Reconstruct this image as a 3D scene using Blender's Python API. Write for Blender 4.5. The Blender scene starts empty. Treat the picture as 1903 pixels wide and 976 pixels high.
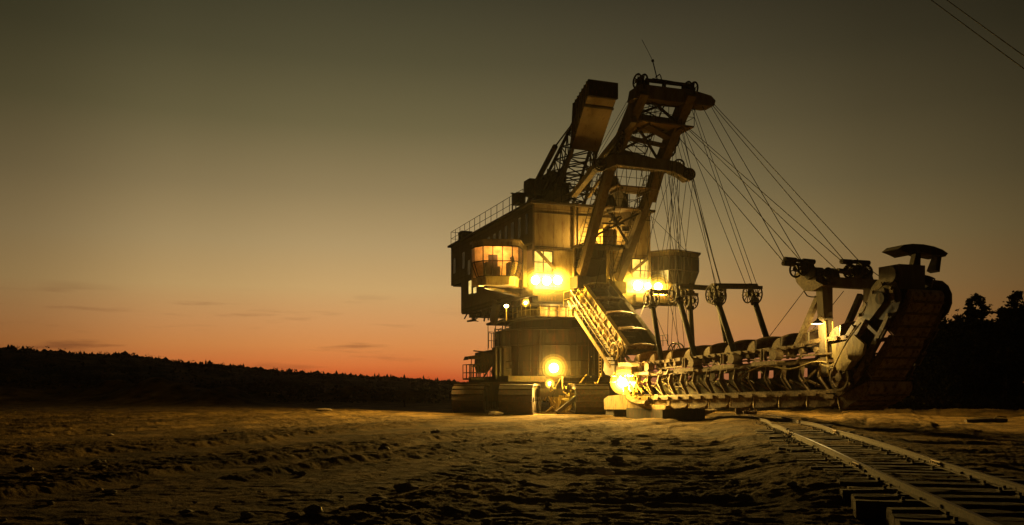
import bpy, math, random
import numpy as np
from mathutils import Vector, Matrix

random.seed(7)
HAZE = 0.00009
rnd = random.Random(11)
PI = math.pi
scene = bpy.context.scene
col = scene.collection

# ------------------------------------------------------------------ view set-up
FPX, CX, HZ, CAMH = 1600.0, 951.5, 717.0, 1.7
W, H = 1903.0, 976.0
TH = math.atan2(0.346, 0.938)
O = Vector(((990 - CX) / FPX * 51.0, 51.0, 0.0))          # front left corner of the machine house, on the ground
ROT = Matrix.Rotation(TH, 3, 'Z')
INV = ROT.transposed()
CAM = Vector((0, 0, CAMH))
CL = INV @ (CAM - O)


def ray(px, py):
    return Vector(((px - CX) / FPX, 1.0, (HZ - py) / FPX))


def at(px, py, y):                     # world point at distance y in front of the camera
    return CAM + ray(px, py) * y


def lray(px, py):
    return INV @ ray(px, py)


def on_r(px, py, r):                   # machine frame: x = across the front, y = backwards, z = up
    d = lray(px, py)
    return CL + d * ((r - CL.x) / d.x)


def on_b(px, py, b):
    d = lray(px, py)
    return CL + d * ((b - CL.y) / d.y)


def tol(p):
    return INV @ (Vector(p) - O)


# ------------------------------------------------------------------ mesh builder
class MB:
    def __init__(self):
        self.v = []
        self.f = []

    def add(self, vs, fs):
        n = len(self.v)
        self.v += [tuple(p) for p in vs]
        self.f += [tuple(i + n for i in f) for f in fs]
        return self

    def box(self, a, b):
        x0, x1 = sorted((a[0], b[0])); y0, y1 = sorted((a[1], b[1])); z0, z1 = sorted((a[2], b[2]))
        vs = [(x0, y0, z0), (x1, y0, z0), (x1, y1, z0), (x0, y1, z0), (x0, y0, z1), (x1, y0, z1), (x1, y1, z1), (x0, y1, z1)]
        return self.add(vs, [(3, 2, 1, 0), (4, 5, 6, 7), (0, 1, 5, 4), (1, 2, 6, 5), (2, 3, 7, 6), (3, 0, 4, 7)])

    def beam(self, p, q, w, h=None, up=(0, 0, 1), w2=None, h2=None):
        p = Vector(p); q = Vector(q); h = w if h is None else h
        w2 = w if w2 is None else w2; h2 = h if h2 is None else h2
        d = (q - p).normalized(); u = Vector(up)
        if abs(d.dot(u)) > 0.98:
            u = Vector((0, 1, 0)) if abs(d.y) < 0.9 else Vector((1, 0, 0))
        s = d.cross(u).normalized(); t = s.cross(d).normalized()
        vs = []
        for c, ww, hh in ((p, w, h), (q, w2, h2)):
            for a, b in ((-1, -1), (1, -1), (1, 1), (-1, 1)):
                vs.append(c + s * (a * ww / 2) + t * (b * hh / 2))
        return self.add(vs, [(3, 2, 1, 0), (4, 5, 6, 7), (0, 1, 5, 4), (1, 2, 6, 5), (2, 3, 7, 6), (3, 0, 4, 7)])

    def tube(self, p, q, r, n=8, r2=None, cap=True):
        p = Vector(p); q = Vector(q); r2 = r if r2 is None else r2
        d = (q - p).normalized(); u = Vector((0, 0, 1)) if abs(d.z) < 0.95 else Vector((1, 0, 0))
        s = d.cross(u).normalized(); t = s.cross(d)
        vs = []
        for c, rr in ((p, r), (q, r2)):
            for i in range(n):
                a = 2 * PI * i / n
                vs.append(c + s * (rr * math.cos(a)) + t * (rr * math.sin(a)))
        fs = [(i, (i + 1) % n, n + (i + 1) % n, n + i) for i in range(n)]
        if cap:
            fs += [tuple(range(n - 1, -1, -1)), tuple(range(n, 2 * n))]
        return self.add(vs, fs)

    def path(self, pts, r, n=6):
        pts = [Vector(p) for p in pts]
        rings = []
        for i, p in enumerate(pts):
            d = (pts[min(i + 1, len(pts) - 1)] - pts[max(i - 1, 0)]).normalized()
            u = Vector((0, 0, 1)) if abs(d.z) < 0.95 else Vector((1, 0, 0))
            s = d.cross(u).normalized(); t = s.cross(d)
            rings.append([p + s * (r * math.cos(2 * PI * k / n)) + t * (r * math.sin(2 * PI * k / n)) for k in range(n)])
        vs = [v for rg in rings for v in rg]
        fs = []
        for i in range(len(pts) - 1):
            for k in range(n):
                fs.append((i * n + k, i * n + (k + 1) % n, (i + 1) * n + (k + 1) % n, (i + 1) * n + k))
        fs += [tuple(range(n - 1, -1, -1)), tuple(range((len(pts) - 1) * n, len(pts) * n))]
        return self.add(vs, fs)

    def prism(self, pts, vec):
        pts = [Vector(p) for p in pts]; vec = Vector(vec); n = len(pts)
        vs = pts + [p + vec for p in pts]
        fs = [tuple(range(n - 1, -1, -1)), tuple(range(n, 2 * n))]
        fs += [(i, (i + 1) % n, n + (i + 1) % n, n + i) for i in range(n)]
        return self.add(vs, fs)

    def ring(self, c, axis, R, r, n=24, m=6):
        c = Vector(c); a = Vector(axis).normalized()
        u = Vector((0, 0, 1)) if abs(a.z) < 0.9 else Vector((1, 0, 0))
        s = a.cross(u).normalized(); t = s.cross(a)
        vs = []
        for i in range(n):
            th = 2 * PI * i / n
            d = s * math.cos(th) + t * math.sin(th)
            for k in range(m):
                ph = 2 * PI * k / m
                vs.append(c + d * (R + r * math.cos(ph)) + a * (r * math.sin(ph)))
        fs = [(i * m + k, i * m + (k + 1) % m, ((i + 1) % n) * m + (k + 1) % m, ((i + 1) % n) * m + k) for i in range(n) for k in range(m)]
        return self.add(vs, fs)

    def wheel(self, c, axis, R, rim=0.035, spokes=8, hub=0.1, thick=0.12, sp=0.022):
        c = Vector(c); a = Vector(axis).normalized()
        self.ring(c, a, R - rim, rim)
        self.tube(c - a * thick / 2, c + a * thick / 2, hub, 12)
        u = Vector((0, 0, 1)) if abs(a.z) < 0.9 else Vector((1, 0, 0))
        s = a.cross(u).normalized(); t = s.cross(a)
        for i in range(spokes):
            th = 2 * PI * i / spokes + 0.2
            d = s * math.cos(th) + t * math.sin(th)
            self.tube(c + d * hub * 0.8, c + d * (R - rim), sp, 5)
        return self

    def lathe(self, c, axis, prof, n=20):            # prof: (radius, height along axis)
        c = Vector(c); a = Vector(axis).normalized()
        u = Vector((0, 0, 1)) if abs(a.z) < 0.9 else Vector((1, 0, 0))
        s = a.cross(u).normalized(); t = s.cross(a)
        vs = []
        for rr, hh in prof:
            for i in range(n):
                th = 2 * PI * i / n
                vs.append(c + a * hh + (s * math.cos(th) + t * math.sin(th)) * max(rr, 1e-4))
        fs = [(k * n + i, k * n + (i + 1) % n, (k + 1) * n + (i + 1) % n, (k + 1) * n + i) for k in range(len(prof) - 1) for i in range(n)]
        return self.add(vs, fs)

    def rail(self, p, q, n, h=1.0, r=0.018, mid=(0.5,), up=(0, 0, 1)):   # hand rail with posts
        p = Vector(p); q = Vector(q); up = Vector(up)
        for i in range(n + 1):
            b = p.lerp(q, i / n)
            self.tube(b, b + up * h, r, 5)
        for m in tuple(mid) + (1.0,):
            self.tube(p + up * h * m, q + up * h * m, r * 0.85, 5)
        return self

    def build(self, name, material, parent=None, smooth=False, loc=None):
        me = bpy.data.meshes.new(name)
        me.from_pydata(self.v, [], self.f)
        me.update()
        if smooth:
            me.polygons.foreach_set('use_smooth', [True] * len(me.polygons))
        o = bpy.data.objects.new(name, me)
        col.objects.link(o)
        if material is not None:
            me.materials.append(material)
        if parent is not None:
            o.parent = parent
        if loc is not None:
            o.location = loc
        return o


def tag(o, label=None, cat=None, group=None, kind=None):
    if label: o['label'] = label
    if cat: o['category'] = cat
    if group: o['group'] = group
    if kind: o['kind'] = kind
    return o


def empty(name, loc, rz=0.0):
    o = bpy.data.objects.new(name, None)
    col.objects.link(o)
    o.location = loc
    o.rotation_euler = (0, 0, rz)
    o.empty_display_size = 0.3
    return o


def copy_tree(o, parent=None, matrix=None):
    c = o.copy()
    col.objects.link(c)
    if parent is not None:
        c.parent = parent
    if matrix is not None:
        c.matrix_local = matrix
    for ch in list(o.children):
        copy_tree(ch, c)
    return c


# ------------------------------------------------------------------ materials
def nt(m):
    m.use_nodes = True
    t = m.node_tree
    t.nodes.clear()
    return t, t.nodes, t.links


def steel(name, c1, c2, rust=(0.09, 0.035, 0.012), rust_amt=0.35, rough=0.7, metal=0.0, scale=2.0, bump=0.25, streak=True, panel=None):
    m = bpy.data.materials.new(name)
    t, N, L = nt(m)
    out = N.new('ShaderNodeOutputMaterial'); b = N.new('ShaderNodeBsdfPrincipled')
    L.new(b.outputs[0], out.inputs[0])
    tc = N.new('ShaderNodeTexCoord')
    mp = N.new('ShaderNodeMapping'); L.new(tc.outputs['Object'], mp.inputs[0])
    mp.inputs['Scale'].default_value = (1, 1, 0.25 if streak else 1)
    n1 = N.new('ShaderNodeTexNoise'); n1.inputs['Scale'].default_value = scale; n1.inputs['Detail'].default_value = 8
    n1.inputs['Roughness'].default_value = 0.65
    L.new(mp.outputs[0], n1.inputs['Vector'])
    n2 = N.new('ShaderNodeTexNoise'); n2.inputs['Scale'].default_value = scale * 2.7; n2.inputs['Detail'].default_value = 10
    n2.inputs['Roughness'].default_value = 0.7
    L.new(mp.outputs[0], n2.inputs['Vector'])
    r1 = N.new('ShaderNodeValToRGB'); r1.color_ramp.elements[0].position = 0.35; r1.color_ramp.elements[1].position = 0.65
    r1.color_ramp.elements[0].color = (*c2, 1); r1.color_ramp.elements[1].color = (*c1, 1)
    L.new(n1.outputs[0], r1.inputs[0])
    r2 = N.new('ShaderNodeValToRGB'); r2.color_ramp.elements[0].position = 0.62 - rust_amt * 0.35; r2.color_ramp.elements[1].position = 0.74 - rust_amt * 0.25
    r2.color_ramp.elements[0].color = (0, 0, 0, 1); r2.color_ramp.elements[1].color = (1, 1, 1, 1)
    L.new(n2.outputs[0], r2.inputs[0])
    mx = N.new('ShaderNodeMixRGB'); mx.inputs[2].default_value = (*rust, 1)
    L.new(r2.outputs[0], mx.inputs[0]); L.new(r1.outputs[0], mx.inputs[1])
    cout = mx.outputs[0]
    if panel:                      # seams between sheet panels
        axis, pw, ph = panel
        sx = N.new('ShaderNodeSeparateXYZ'); L.new(tc.outputs['Object'], sx.inputs[0])
        cb = N.new('ShaderNodeCombineXYZ'); L.new(sx.outputs[axis], cb.inputs[0]); L.new(sx.outputs[2], cb.inputs[1])
        br = N.new('ShaderNodeTexBrick'); L.new(cb.outputs[0], br.inputs['Vector'])
        br.offset = 0.0; br.inputs['Scale'].default_value = 1.0; br.inputs['Mortar Size'].default_value = 0.016
        br.inputs['Mortar Smooth'].default_value = 0.3
        br.inputs['Brick Width'].default_value = pw; br.inputs['Row Height'].default_value = ph
        br.inputs['Color1'].default_value = (1, 1, 1, 1); br.inputs['Color2'].default_value = (0.82, 0.8, 0.76, 1)
        br.inputs['Mortar'].default_value = (0.25, 0.2, 0.15, 1)
        mm = N.new('ShaderNodeMixRGB'); mm.blend_type = 'MULTIPLY'; mm.inputs[0].default_value = 1
        L.new(cout, mm.inputs[1]); L.new(br.outputs[0], mm.inputs[2])
        cout = mm.outputs[0]
    L.new(cout, b.inputs['Base Color'])
    b.inputs['Roughness'].default_value = rough
    b.inputs['Metallic'].default_value = metal
    bp = N.new('ShaderNodeBump'); bp.inputs['Strength'].default_value = bump; bp.inputs['Distance'].default_value = 0.03
    L.new(n2.outputs[0], bp.inputs['Height']); L.new(bp.outputs[0], b.inputs['Normal'])
    return m


def plain(name, c, rough=0.7, metal=0.0):
    m = bpy.data.materials.new(name)
    t, N, L = nt(m)
    out = N.new('ShaderNodeOutputMaterial'); b = N.new('ShaderNodeBsdfPrincipled')
    L.new(b.outputs[0], out.inputs[0])
    tc = N.new('ShaderNodeTexCoord')
    n = N.new('ShaderNodeTexNoise'); n.inputs['Scale'].default_value = 3.0; n.inputs['Detail'].default_value = 6
    L.new(tc.outputs['Object'], n.inputs['Vector'])
    r = N.new('ShaderNodeValToRGB')
    r.color_ramp.elements[0].color = (*[x * 0.6 for x in c], 1); r.color_ramp.elements[1].color = (*[min(1, x * 1.4) for x in c], 1)
    r.color_ramp.elements[0].position = 0.3; r.color_ramp.elements[1].position = 0.7
    L.new(n.outputs[0], r.inputs[0]); L.new(r.outputs[0], b.inputs['Base Color'])
    b.inputs['Roughness'].default_value = rough; b.inputs['Metallic'].default_value = metal
    return m


def emit(name, c, s, var=0.0, scale=1.5):
    m = bpy.data.materials.new(name)
    t, N, L = nt(m)
    out = N.new('ShaderNodeOutputMaterial'); e = N.new('ShaderNodeEmission')
    e.inputs[0].default_value = (*c, 1); e.inputs[1].default_value = s
    if var > 0:                     # uneven light behind frosted panes
        tc = N.new('ShaderNodeTexCoord'); n = N.new('ShaderNodeTexNoise'); n.inputs['Scale'].default_value = scale; n.inputs['Detail'].default_value = 3
        L.new(tc.outputs['Object'], n.inputs['Vector'])
        mr = N.new('ShaderNodeMapRange'); mr.inputs[1].default_value = 0.3; mr.inputs[2].default_value = 0.7
        mr.inputs[3].default_value = s * (1 - var); mr.inputs[4].default_value = s * (1 + var)
        L.new(n.outputs[0], mr.inputs[0]); L.new(mr.outputs[0], e.inputs[1])
    L.new(e.outputs[0], out.inputs[0])
    return m


def glass(name, tint=(1, 1, 1), gl=0.12):
    m = bpy.data.materials.new(name)
    t, N, L = nt(m)
    out = N.new('ShaderNodeOutputMaterial')
    tr = N.new('ShaderNodeBsdfTransparent'); tr.inputs[0].default_value = (*tint, 1)
    gs = N.new('ShaderNodeBsdfGlossy'); gs.inputs['Roughness'].default_value = 0.08
    mx = N.new('ShaderNodeMixShader'); mx.inputs[0].default_value = gl
    L.new(tr.outputs[0], mx.inputs[1]); L.new(gs.outputs[0], mx.inputs[2]); L.new(mx.outputs[0], out.inputs[0])
    return m


M = {}
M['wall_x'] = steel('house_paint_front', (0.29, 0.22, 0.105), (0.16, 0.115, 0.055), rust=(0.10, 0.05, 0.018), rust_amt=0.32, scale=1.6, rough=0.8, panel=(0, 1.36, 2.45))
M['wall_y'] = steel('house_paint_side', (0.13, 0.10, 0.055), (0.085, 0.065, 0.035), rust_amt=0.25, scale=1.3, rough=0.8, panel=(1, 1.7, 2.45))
M['cab'] = steel('cabin_paint', (0.27, 0.21, 0.11), (0.17, 0.13, 0.07), rust_amt=0.25, scale=2.0)
M['bucket_dusty_lifted'] = steel('brightened_dusty_bucket', (0.50, 0.34, 0.17), (0.26, 0.175, 0.088), rust_amt=0.4, scale=2.2, rough=0.9, streak=False, bump=0.5)  # dusty steel, paled further to make up for weak light on outer buckets
M['hull'] = steel('hull_paint', (0.05, 0.036, 0.018), (0.028, 0.02, 0.01), rust_amt=0.3, scale=1.2, panel=(0, 1.25, 1.1))
M['dark'] = steel('dark_steel', (0.034, 0.025, 0.014), (0.018, 0.013, 0.008), rust_amt=0.3, scale=3, rough=0.85)
M['mast'] = steel('mast_paint', (0.15, 0.108, 0.05), (0.07, 0.05, 0.023), rust=(0.07, 0.036, 0.013), rust_amt=0.35, scale=2)
M['counter'] = steel('counterweight_paint', (0.24, 0.165, 0.08), (0.17, 0.115, 0.055), rust_amt=0.15, scale=1.2)
M['ladder'] = steel('ladder_steel', (0.25, 0.165, 0.058), (0.085, 0.054, 0.02), rust=(0.07, 0.03, 0.01), rust_amt=0.45, scale=3.5, streak=False)
M['yellow'] = steel('worn_yellow_paint', (0.45, 0.33, 0.10), (0.30, 0.215, 0.07), rust_amt=0.25, scale=3)
M['bucket'] = steel('bucket_steel', (0.30, 0.205, 0.10), (0.11, 0.074, 0.036), rust_amt=0.5, scale=2.2, rough=0.8, streak=False, bump=0.5)
M['bright_edge'] = steel('worn_edge', (0.5, 0.42, 0.26), (0.3, 0.24, 0.14), rust_amt=0.1, scale=5, rough=0.4, metal=0.5)
M['rope'] = plain('wire_rope', (0.010, 0.008, 0.005), 1.0)
M['track'] = steel('crawler_steel', (0.05, 0.034, 0.017), (0.026, 0.018, 0.009), rust_amt=0.35, scale=2.5, streak=False)
M['tread_dark'] = steel('crawler_frame', (0.06, 0.045, 0.024), (0.035, 0.026, 0.014), rust_amt=0.3)
M['glass'] = glass('cabin_glass', (0.95, 0.9, 0.8), 0.08)
M['dglass'] = plain('dark_window', (0.008, 0.006, 0.004), 0.25)
M['pane'] = emit('lit_pane', (1.0, 0.62, 0.10), 1.5, 0.45, 1.6)
M['pane_dim'] = emit('lit_pane_small', (1.0, 0.7, 0.2), 0.9, 0.3)
M['lens'] = emit('lamp_glass', (1.0, 0.70, 0.20), 60.0)
M['lens_small'] = emit('small_lamp_glass', (1.0, 0.74, 0.26), 40.0)
M['bulb'] = emit('bulb', (1.0, 0.85, 0.5), 10.0)
M['inside'] = plain('cabin_lining', (0.55, 0.36, 0.17), 0.8)
M['seat'] = plain('seat_leather', (0.05, 0.03, 0.02), 0.6)

# ------------------------------------------------------------------ noise
def hash2(ix, iy, seed):
    h = (ix.astype(np.int64) * 374761393 + iy.astype(np.int64) * 668265263 + seed * 1442695041) & 0xffffffff
    h = ((h ^ (h >> 13)) * 1274126177) & 0xffffffff
    h = (h ^ (h >> 16)) & 0xffffffff
    return h / 4294967295.0


def vnoise(x, y, seed=0):
    ix = np.floor(x); iy = np.floor(y); fx = x - ix; fy = y - iy
    fx = fx * fx * fx * (fx * (fx * 6 - 15) + 10); fy = fy * fy * fy * (fy * (fy * 6 - 15) + 10)
    a = hash2(ix, iy, seed); b = hash2(ix + 1, iy, seed); c = hash2(ix, iy + 1, seed); d = hash2(ix + 1, iy + 1, seed)
    return a + (b - a) * fx + (c - a) * fy + (a - b - c + d) * fx * fy


def fbm(x, y, o=4, seed=0, gain=0.5):
    s = 0; amp = 1; tot = 0
    for k in range(o):
        s = s + amp * vnoise(x + 17.3 * k, y - 9.1 * k, seed + k); tot += amp
        x = x * 2.03; y = y * 2.03; amp *= gain
    return s / tot


def smooth(a, b, x):
    t = np.clip((x - a) / (b - a), 0, 1)
    return t * t * (3 - 2 * t)


# railway: left rail through these points, straight
RD = Vector((0.1977, 0.9803, 0)); RN = Vector((0.9803, -0.1977, 0))
R0 = Vector((4.52, 8.0, 0))            # on the left rail
GAUGE = 1.43


def height(x, y):
    x = np.asarray(x, float); y = np.asarray(y, float)
    u = x * 0.38 + y * 0.925; v = x * 0.925 - y * 0.38
    d = np.sqrt(x * x + y * y)
    near = 1 - smooth(45, 110, d)
    # berms thrown up along the wheel tracks, with flat compacted strips between them
    n1 = fbm(v * 0.55 + 0.5 * fbm(u * 0.2, v * 0.2, 2, 5), u * 0.035, 4, 21, 0.55)
    n2 = fbm(x * 0.10 + 0.07 * y, y * 1.0, 4, 31, 0.55)
    w2 = smooth(-2.0, 2.5, x - 0.12 * (y - 12)) * (1 - smooth(24, 36, y))
    r = smooth(0.47, 0.60, n1) * (1 - w2) + smooth(0.46, 0.60, n2) * w2
    crumb = fbm(x * 2.6, y * 4.2, 5, 51, 0.62) - 0.5
    h = (0.10 - 0.035 * w2) * r + crumb * (0.042 + 0.11 * r)
    h += (fbm(v * 2.4, u * 0.07, 3, 9) - 0.5) * 0.075 * (1 - w2) + (fbm(x * 0.3, y * 3.0, 4, 71, 0.6) - 0.5) * 0.075 * (0.55 + 0.45 * w2)
    h += (fbm(x * 1.2, y * 9.0, 3, 53, 0.65) - 0.5) * 0.04
    lug = np.sin(u * 2 * PI / 0.36 + 2.2 * np.abs(np.sin(v * 3.1))) * 0.012 * smooth(0.5, 0.6, fbm(v * 0.6, u * 0.03, 2, 91)) * (1 - r)
    h += lug
    h *= near
    # track bed: sand packed between the sleepers, washed out towards the camera
    q = (x - R0.x) * RN.x + (y - R0.y) * RN.y
    bed = smooth(-2.4, -0.75, q) * (1 - smooth(GAUGE + 0.8, GAUGE + 2.2, q)) * (1 - smooth(48, 56, y))
    lvl = 0.0 + 0.25 * smooth(10.0, 12.8, y + 0.8 * (fbm(x * 0.7, y * 0.7, 2, 6) - 0.5))
    h = h * (1 - 0.55 * bed) + lvl * bed + bed * near * (fbm(x * 5, y * 7, 4, 19, 0.65) - 0.5) * 0.07 + 0.10 * smooth(GAUGE + 0.7, GAUGE + 2.0, q) * (1 - smooth(GAUGE + 3, GAUGE + 7, q)) * near
    # firm ground under the machine
    lx = (x - O.x) * math.cos(TH) + (y - O.y) * math.sin(TH); ly = -(x - O.x) * math.sin(TH) + (y - O.y) * math.cos(TH)
    pad = smooth(-9, -6, lx) * (1 - smooth(9, 12, lx)) * smooth(-7, -3, ly) * (1 - smooth(18, 22, ly))
    h = h * (1 - 0.85 * pad)
    # far country
    a = np.where(y > 1, x / np.maximum(y, 1), -2.0)
    px = CX + a * FPX
    crest = np.interp(px, [-2500, -600, 0, 250, 480, 680, 860, 1100, 1500, 1700, 1903, 3000], [13.0, 13.0, 11.4, 8.6, 5.6, 3.2, 1.6, 1.0, 0.8, 1.0, 1.4, 2.0])
    rise = smooth(85, 230, y + 0.04 * x) * np.where(y > 1, 1, 0)
    h = h + crest * rise * (0.86 + 0.28 * fbm(x * 0.02, y * 0.02, 3, 12))
    h = h + (fbm(x * 0.09, y * 0.09, 4, 8) - 0.45) * 2.0 * smooth(75, 110, y) * (1 - smooth(350, 500, y)) * smooth(1150, 700, px)
    # spoil heaps on the left edge of the pit floor
    for (mx, my, mh, sx, sy) in ((at(330, 750, 82).x, 82, 2.0, 5.5, 4.0), (at(225, 750, 86).x, 86, 1.7, 5.0, 4.0), (at(415, 750, 78).x, 78, 1.3, 2.6, 3.0),
                                 (at(90, 750, 92).x, 92, 1.9, 7.0, 5.0), (at(640, 750, 98).x, 98, 1.6, 3.2, 4.0), (at(760, 750, 96).x, 96, 0.9, 3.4, 3.0), (at(500, 750, 92).x, 92, 1.0, 3.0, 3.0), (at(-40, 750, 84).x, 84, 1.5, 6.0, 4.0)):
        g = np.exp(-((x - mx) / sx) ** 2 - ((y - my) / sy) ** 2)
        h = h + mh * g * (0.55 + 0.9 * fbm(x * 0.35, y * 0.35, 4, 61))
    # low dark bank under the trees on the right
    bankr = smooth(1420, 1560, px) * smooth(57, 70, y) * (1 - smooth(95, 140, y))
    h = h + bankr * (0.55 + 1.1 * (fbm(x * 0.25, y * 0.25, 4, 15) - 0.4))
    for (mx, my, mh, s) in ((at(1760, 770, 52).x, 52, 0.28, 2.4), (at(1860, 770, 50).x, 50, 0.3, 2.0), (at(1600, 770, 54).x, 54, 0.25, 2.2)):
        h = h + mh * np.exp(-((x - mx) / s) ** 2 - ((y - my) / 1.6) ** 2)
    return h


def hz(x, y):
    return float(height(np.array([x]), np.array([y]))[0])


# ------------------------------------------------------------------ ground
def make_ground():
    ang = np.concatenate([np.linspace(-PI, -0.66, 60)[:-1], np.linspace(-0.66, 0.66, 1080), np.linspace(0.66, PI, 60)[1:-1]])
    rad = np.concatenate([[0.4, 1.5, 3.0, 4.5], np.exp(np.linspace(math.log(5.5), math.log(62), 680)), np.exp(np.linspace(math.log(63), math.log(420), 130)), np.exp(np.linspace(math.log(450), math.log(6000), 14))])
    A, R = np.meshgrid(ang, rad)
    X = np.sin(A) * R; Y = np.cos(A) * R
    Z = height(X, Y)
    na, nr = len(ang), len(rad)
    vs = np.stack([X.ravel(), Y.ravel(), Z.ravel()], 1)
    vs = np.vstack([vs, [[0, 0, 0]]])
    i = np.arange(nr - 1)[:, None]; j = np.arange(na)[None, :]
    j2 = (j + 1) % na
    quads = np.stack([i * na + j, i * na + j2, (i + 1) * na + j2, (i + 1) * na + j], -1).reshape(-1, 4)[:, ::-1]
    me = bpy.data.meshes.new('ground')
    nq = len(quads)
    tri = np.stack([np.full(na, nr * na), (np.arange(na) + 1) % na, np.arange(na)], 1)[:, ::-1]
    me.vertices.add(len(vs)); me.vertices.foreach_set('co', vs.ravel())
    loops = np.concatenate([quads.ravel(), tri.ravel()])
    me.loops.add(len(loops)); me.loops.foreach_set('vertex_index', loops.astype(np.int32))
    starts = np.concatenate([np.arange(nq) * 4, nq * 4 + np.arange(na) * 3]).astype(np.int32)
    me.polygons.add(nq + na); me.polygons.foreach_set('loop_start', starts)
    me.polygons.foreach_set('use_smooth', np.ones(nq + na, bool))
    me.update(calc_edges=True); me.validate()
    # where low scrub and dark soil cover the sand
    x, y = vs[:, 0], vs[:, 1]
    a = np.where(y > 1, x / np.maximum(y, 1), 0); px = CX + a * FPX
    sc = smooth(84, 100, y + 14 * (fbm(x * 0.06, y * 0.06, 3, 3) - 0.5)) * smooth(700, 430, px)
    sc = np.maximum(sc, smooth(105, 135, y + 26 * (fbm(x * 0.06, y * 0.06, 3, 3) - 0.5)))
    sc = np.maximum(sc, smooth(54, 59, y + 3 * (fbm(x * 0.3, y * 0.3, 3, 4) - 0.5)) * smooth(1230, 1330, px))
    sc = sc * (0.45 + 0.55 * smooth(0.38, 0.6, fbm(x * 0.16, y * 0.16, 4, 88)))
    for (mx_, my_, sx_, sy_) in ((330, 80, 4.5, 3.4), (225, 84, 4.5, 3.4), (415, 77, 2.6, 3), (640, 96, 4.0, 5), (500, 91, 3.5, 3.5), (760, 95, 4, 4)):
        wx = (mx_ - CX) / FPX * my_; sc = sc * (1 - 0.85 * np.exp(-((x - wx) / sx_) ** 2 - ((y - my_) / sy_) ** 2))
    at_ = me.attributes.new('scrub', 'FLOAT', 'POINT'); at_.data.foreach_set('value', sc.astype(np.float32))
    o = bpy.data.objects.new('ground', me); col.objects.link(o); o['kind'] = 'structure'
    m = bpy.data.materials.new('pit_sand'); t, N, L = nt(m)
    out = N.new('ShaderNodeOutputMaterial'); b = N.new('ShaderNodeBsdfPrincipled'); L.new(b.outputs[0], out.inputs[0])
    tc = N.new('ShaderNodeTexCoord')
    n1 = N.new('ShaderNodeTexNoise'); n1.inputs['Scale'].default_value = 0.5; n1.inputs['Detail'].default_value = 9; n1.inputs['Roughness'].default_value = 0.65
    L.new(tc.outputs['Object'], n1.inputs['Vector'])
    r1 = N.new('ShaderNodeValToRGB')
    r1.color_ramp.elements[0].position = 0.36; r1.color_ramp.elements[0].color = (0.036, 0.024, 0.008, 1)
    r1.color_ramp.elements[1].position = 0.66; r1.color_ramp.elements[1].color = (0.225, 0.15, 0.052, 1)
    L.new(n1.outputs[0], r1.inputs[0])
    n2 = N.new('ShaderNodeTexNoise'); n2.inputs['Scale'].default_value = 14; n2.inputs['Detail'].default_value = 8; n2.inputs['Roughness'].default_value = 0.7
    L.new(tc.outputs['Object'], n2.inputs['Vector'])
    r2 = N.new('ShaderNodeValToRGB'); r2.color_ramp.elements[0].position = 0.3; r2.color_ramp.elements[0].color = (0.5, 0.48, 0.45, 1)
    r2.color_ramp.elements[1].position = 0.7; r2.color_ramp.elements[1].color = (1.25, 1.22, 1.2, 1)
    L.new(n2.outputs[0], r2.inputs[0])
    mu = N.new('ShaderNodeMixRGB'); mu.blend_type = 'MULTIPLY'; mu.inputs[0].default_value = 1
    L.new(r1.outputs[0], mu.inputs[1]); L.new(r2.outputs[0], mu.inputs[2])
    atn = N.new('ShaderNodeAttribute'); atn.attribute_name = 'scrub'
    mx = N.new('ShaderNodeMixRGB'); mx.inputs[2].default_value = (0.03, 0.021, 0.01, 1)
    L.new(atn.outputs['Fac'], mx.inputs[0]); L.new(mu.outputs[0], mx.inputs[1]); L.new(mx.outputs[0], b.inputs['Base Color'])
    b.inputs['Roughness'].default_value = 0.95
    b.inputs['Specular IOR Level'].default_value = 0.1
    ad = N.new('ShaderNodeMath'); ad.operation = 'ADD'; L.new(n2.outputs[0], ad.inputs[0])
    n3 = N.new('ShaderNodeTexNoise'); n3.inputs['Scale'].default_value = 45; n3.inputs['Detail'].default_value = 5; L.new(tc.outputs['Object'], n3.inputs['Vector'])
    m3 = N.new('ShaderNodeMath'); m3.operation = 'MULTIPLY'; m3.inputs[1].default_value = 0.4; L.new(n3.outputs[0], m3.inputs[0]); L.new(m3.outputs[0], ad.inputs[1])
    bp = N.new('ShaderNodeBump'); bp.inputs['Strength'].default_value = 1.0; bp.inputs['Distance'].default_value = 0.09
    L.new(ad.outputs[0], bp.inputs['Height']); L.new(bp.outputs[0], b.inputs['Normal'])
    me.materials.append(m)
    return o


make_ground()

# ------------------------------------------------------------------ the excavator
EX = empty('bucket_chain_excavator', O, TH)
tag(EX, 'huge rusty bucket chain excavator with lit cabin and floodlights standing on crawlers', 'excavator')


def rects(u0, u1, v0, v1, holes):
    us = sorted({u0, u1, *[h[0] for h in holes], *[h[1] for h in holes]})
    vs = sorted({v0, v1, *[h[2] for h in holes], *[h[3] for h in holes]})
    us = [u for u in us if u0 <= u <= u1]; vs = [v for v in vs if v0 <= v <= v1]
    out = []
    for i in range(len(us) - 1):
        run = None
        for j in range(len(vs) - 1):
            cu = (us[i] + us[i + 1]) / 2; cv = (vs[j] + vs[j + 1]) / 2
            if any(h[0] < cu < h[1] and h[2] < cv < h[3] for h in holes):
                if run: out.append(run); run = None
            elif run: run = (run[0], run[1], run[2], vs[j + 1])
            else: run = (us[i], us[i + 1], vs[j], vs[j + 1])
        if run: out.append(run)
    return out


def wall_x(holes, u0, u1, z0, z1, b0, b1):           # wall lying across the machine
    m = MB()
    for (a, c, d, e) in rects(u0, u1, z0, z1, holes):
        m.box((a, b0, d), (c, b1, e))
    return m


ZT, ZB, HW, HL = 12.5, 7.45, 7.9, 17.3

def hole_b(x0, x1, y0, y1, b=0.0):
    p = on_b(x0, y1, b); q = on_b(x1, y0, b)
    return (p.x, q.x, p.z, q.z)


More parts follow.
